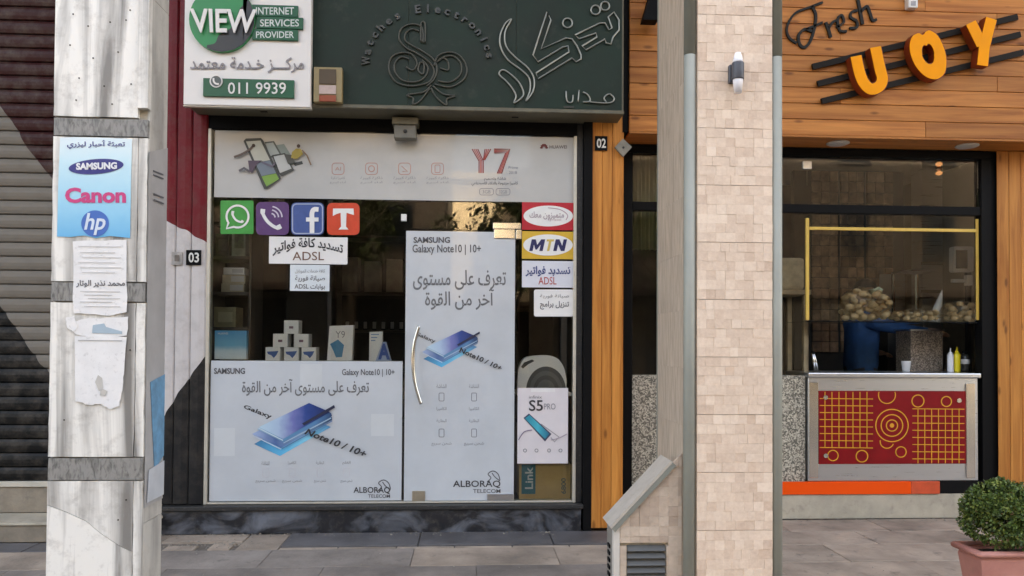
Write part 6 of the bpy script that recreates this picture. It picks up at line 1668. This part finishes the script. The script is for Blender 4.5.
for d, rr in clumps:
    for j in range(60):
        e = (d+Vector((rnd.gauss(0, .13), rnd.gauss(0, .13), rnd.gauss(0, .13)))).normalized()
        R0 = rr*rnd.uniform(0.86, 1.02)*(1+0.04*math.sin(e.x*9)*math.cos(e.z*8))
        p = sc0+Vector((e.x*0.205*R0*(1+0.10*(abs(e.x) > .5)), e.y*0.19*R0, e.z*0.185*R0*(1.05 if e.z > 0 else 0.95)))
        leaf(p, e+Vector((rnd.gauss(0, .5), rnd.gauss(0, .5), rnd.gauss(0, .5))), rnd.uniform(0.013, 0.026))
for k in range(70):
    d = Vector((rnd.gauss(0, 1), rnd.gauss(0, 1), abs(rnd.gauss(0, 1)))).normalized()
    for j in range(14):
        q_ = 0.9+0.012*j
        leaf(sc0+Vector((d.x*0.21*q_, d.y*0.19*q_, d.z*0.19*q_))+Vector((rnd.gauss(0, .004), rnd.gauss(0, .004), rnd.gauss(0, .004))), d+Vector((rnd.gauss(0, .8), rnd.gauss(0, .8), rnd.gauss(0, .8))), rnd.uniform(0.010, 0.017))
for j in range(1800):
    d = Vector((rnd.gauss(0, 1), rnd.gauss(0, 1), rnd.gauss(0, 1))).normalized(); R0 = rnd.uniform(0.3, 0.82)
    leaf(sc0+Vector((d.x*0.2*R0, d.y*0.18*R0, d.z*0.18*R0)), d, 0.022)
me = bpy.data.meshes.new('foliage'); me.from_pydata(vsx, [], fcs); fo_ = link('foliage', me, [M_LEAF, mat('young_leaves', (0.22, 0.27, 0.055), 0.5, 0.2, 20), mat('dry_leaves', (0.22, 0.14, 0.06), 0.7, 0.2, 20), mat('deep_leaves', (0.05, 0.09, 0.02), 0.5, 0.2, 20)], pt); fo_['kind'] = 'stuff'
for p in me.polygons:
    h_ = math.sin(p.center.x*31+1)*math.cos(p.center.y*37)*math.sin(p.center.z*29+2)
    r__ = rnd.random()
    p.material_index = 2 if r__ < 0.015 else 1 if r__ < 0.16+0.35*max(0, h_) else 3 if r__ > 0.72 else 0

# crumbs of mortar, grit and dry leaves on the pavement
rnd = random.Random(21); V, Fc = [], []
for k in range(900):
    q = rnd.random()
    if q < 0.45: x, y = rnd.uniform(-2.6, 0.7), 5.93-abs(rnd.gauss(0, .05))-0.01
    elif q < 0.65: x, y = rnd.gauss(-1.9, .25), rnd.gauss(5.62, .07)
    elif q < 0.8: x, y = rnd.uniform(0.7, 4.2), 6.27-abs(rnd.gauss(0, .06))
    else: x, y = rnd.uniform(-2.6, 4), rnd.uniform(4.3, 6.2)
    if y > (5.92 if x < 0.75 else 6.27) or y < 3.0: continue
    r_ = rnd.uniform(.003, .009)*(2.0 if rnd.random() < .06 else 1); i = len(V); z0 = 0.004
    a = rnd.uniform(0, 6.28)
    V.extend([(x+r_*math.cos(a), y+r_*math.sin(a), z0), (x+r_*math.cos(a+2.1), y+r_*math.sin(a+2.1), z0), (x+r_*math.cos(a+4.2), y+r_*math.sin(a+4.2), z0), (x, y, z0+r_*rnd.uniform(.4, .9))])
    Fc.extend([(i, i+1, i+3), (i+1, i+2, i+3), (i+2, i, i+3), (i, i+2, i+1)])
me = bpy.data.meshes.new('debris'); me.from_pydata(V, [], Fc)
gr_ = link('debris', me, mat('grit', (0.42, 0.38, 0.32), 0.9, 0.3, 40)); gr_['kind'] = 'stuff'; tag(gr_, 'grit and mortar crumbs scattered on the pavement', 'debris')

# ================================================================== ACROSS THE STREET (mirrored in the glass, lights the shade)
def building(label, x0, x1, h, c, floors, nwin, yb=-12.0):
    t = thing('apartment_building', label, 'building', ((x0+x1)/2, yb-4, 0))
    mt_ = mat('street_wall_%d' % int(x0+50), c, 0.85, 0.08, 1.5)
    box('wall', x0, x1, yb-8, yb, -0.01, h, mt_, t)
    box('cornice', x0-0.1, x1+0.1, yb-8.1, yb+0.25, h+0.001, h+0.3, mt_, t)
    box('shop_awning', x0+0.3, x1-0.3, yb+0.002, yb+1.3, 2.9, 3.1, mat('awning_cloth', (0.10, 0.07, 0.05), 0.8, 0.1, 5), t)
    wd = (x1-x0)/nwin
    for i in range(nwin):
        X = x0+(i+0.5)*wd
        box('shop_window', X-wd*0.4, X+wd*0.4, yb+0.002, yb+0.03, 0.3, 2.7, mat('dark_shopfront', (0.03, 0.03, 0.032), 0.3, 0.2, 3), t)
        for f_ in range(floors):
            z0 = 4.2+f_*3.1
            w = box('window', X-0.55, X+0.55, yb+0.002, yb+0.05, z0, z0+1.5, mat('street_window_frame', (0.10, 0.085, 0.07), 0.6, 0.1, 5), t)
            box('glazing', X-0.47, X+0.47, yb+0.052, yb+0.06, z0+0.08, z0+1.42, mat('street_glazing', (0.03, 0.035, 0.04), 0.1, 0.1, 5), w)
building('tall shaded building mirrored in the phone shop glass', -16, -0.7, 9.5, (0.24, 0.20, 0.16), 2, 5)
building('sunlit pale building set back beyond the street trees', -3.0, 6.0, 8.5, (0.62, 0.52, 0.38), 1, 3, -22.0)
building('tall dark brown building mirrored in the food shop glass', 2.5, 17, 10.5, (0.12, 0.10, 0.08), 2, 5)
def tree(label, x, y, h, seed):
    rnd = random.Random(seed); t = thing('street_tree', label, 'tree', (x, y, 0), 'trees across the street')
    bm = bmesh.new(); bm_tube(bm, [(x, y, -0.02), (x+0.05, y, h*0.25), (x-0.05, y+0.05, h*0.5), (x, y, h*0.7)], [0.17, 0.13, 0.10, 0.04], 10)
    for k in range(6):
        a = k*1.05+seed; bm_tube(bm, [(x, y, h*(0.36+0.04*k)), (x+math.cos(a)*0.7, y+math.sin(a)*0.7, h*(0.52+0.05*k)), (x+math.cos(a)*1.2, y+math.sin(a)*1.2, h*(0.6+0.06*k))], [0.06, 0.04, 0.015], 6)
    from_bm('trunk', bm, M_BARK, t, True)
    V, Fc = [], []
    cl = [(Vector((x+rnd.gauss(0, .75), y+rnd.gauss(0, .75), h*rnd.uniform(.5, .98))), rnd.uniform(.3, .62)) for _ in range(26)]
    for c, r in cl:
        for j in range(120):
            d = Vector((rnd.gauss(0, 1), rnd.gauss(0, 1), rnd.gauss(0, 1))).normalized()*r*rnd.uniform(.5, 1)
            p = c+d; n = Vector((rnd.gauss(0, 1), rnd.gauss(0, 1), rnd.gauss(0, 1))).normalized(); a = n.orthogonal().normalized(); b = n.cross(a); s = rnd.uniform(.06, .11); i = len(V)
            V.extend([p-a*s, p+b*s*.5, p+a*s, p-b*s*.5]); Fc.append((i, i+1, i+2, i+3))
    me = bpy.data.meshes.new('crown'); me.from_pydata(V, [], Fc); link('crown', me, M_TREE, t)
tree('leafy street tree mirrored above the shop door', 1.2, -9.8, 6.0, 1)
tree('leafy street tree mirrored in the left shop window', -3.4, -10.2, 6.6, 2)
tree('leafy street tree mirrored in the food shop glass', 6.2, -9.9, 6.4, 3)
tree('leafy street tree mirrored at the far left', -7.8, -10.0, 6.2, 4)
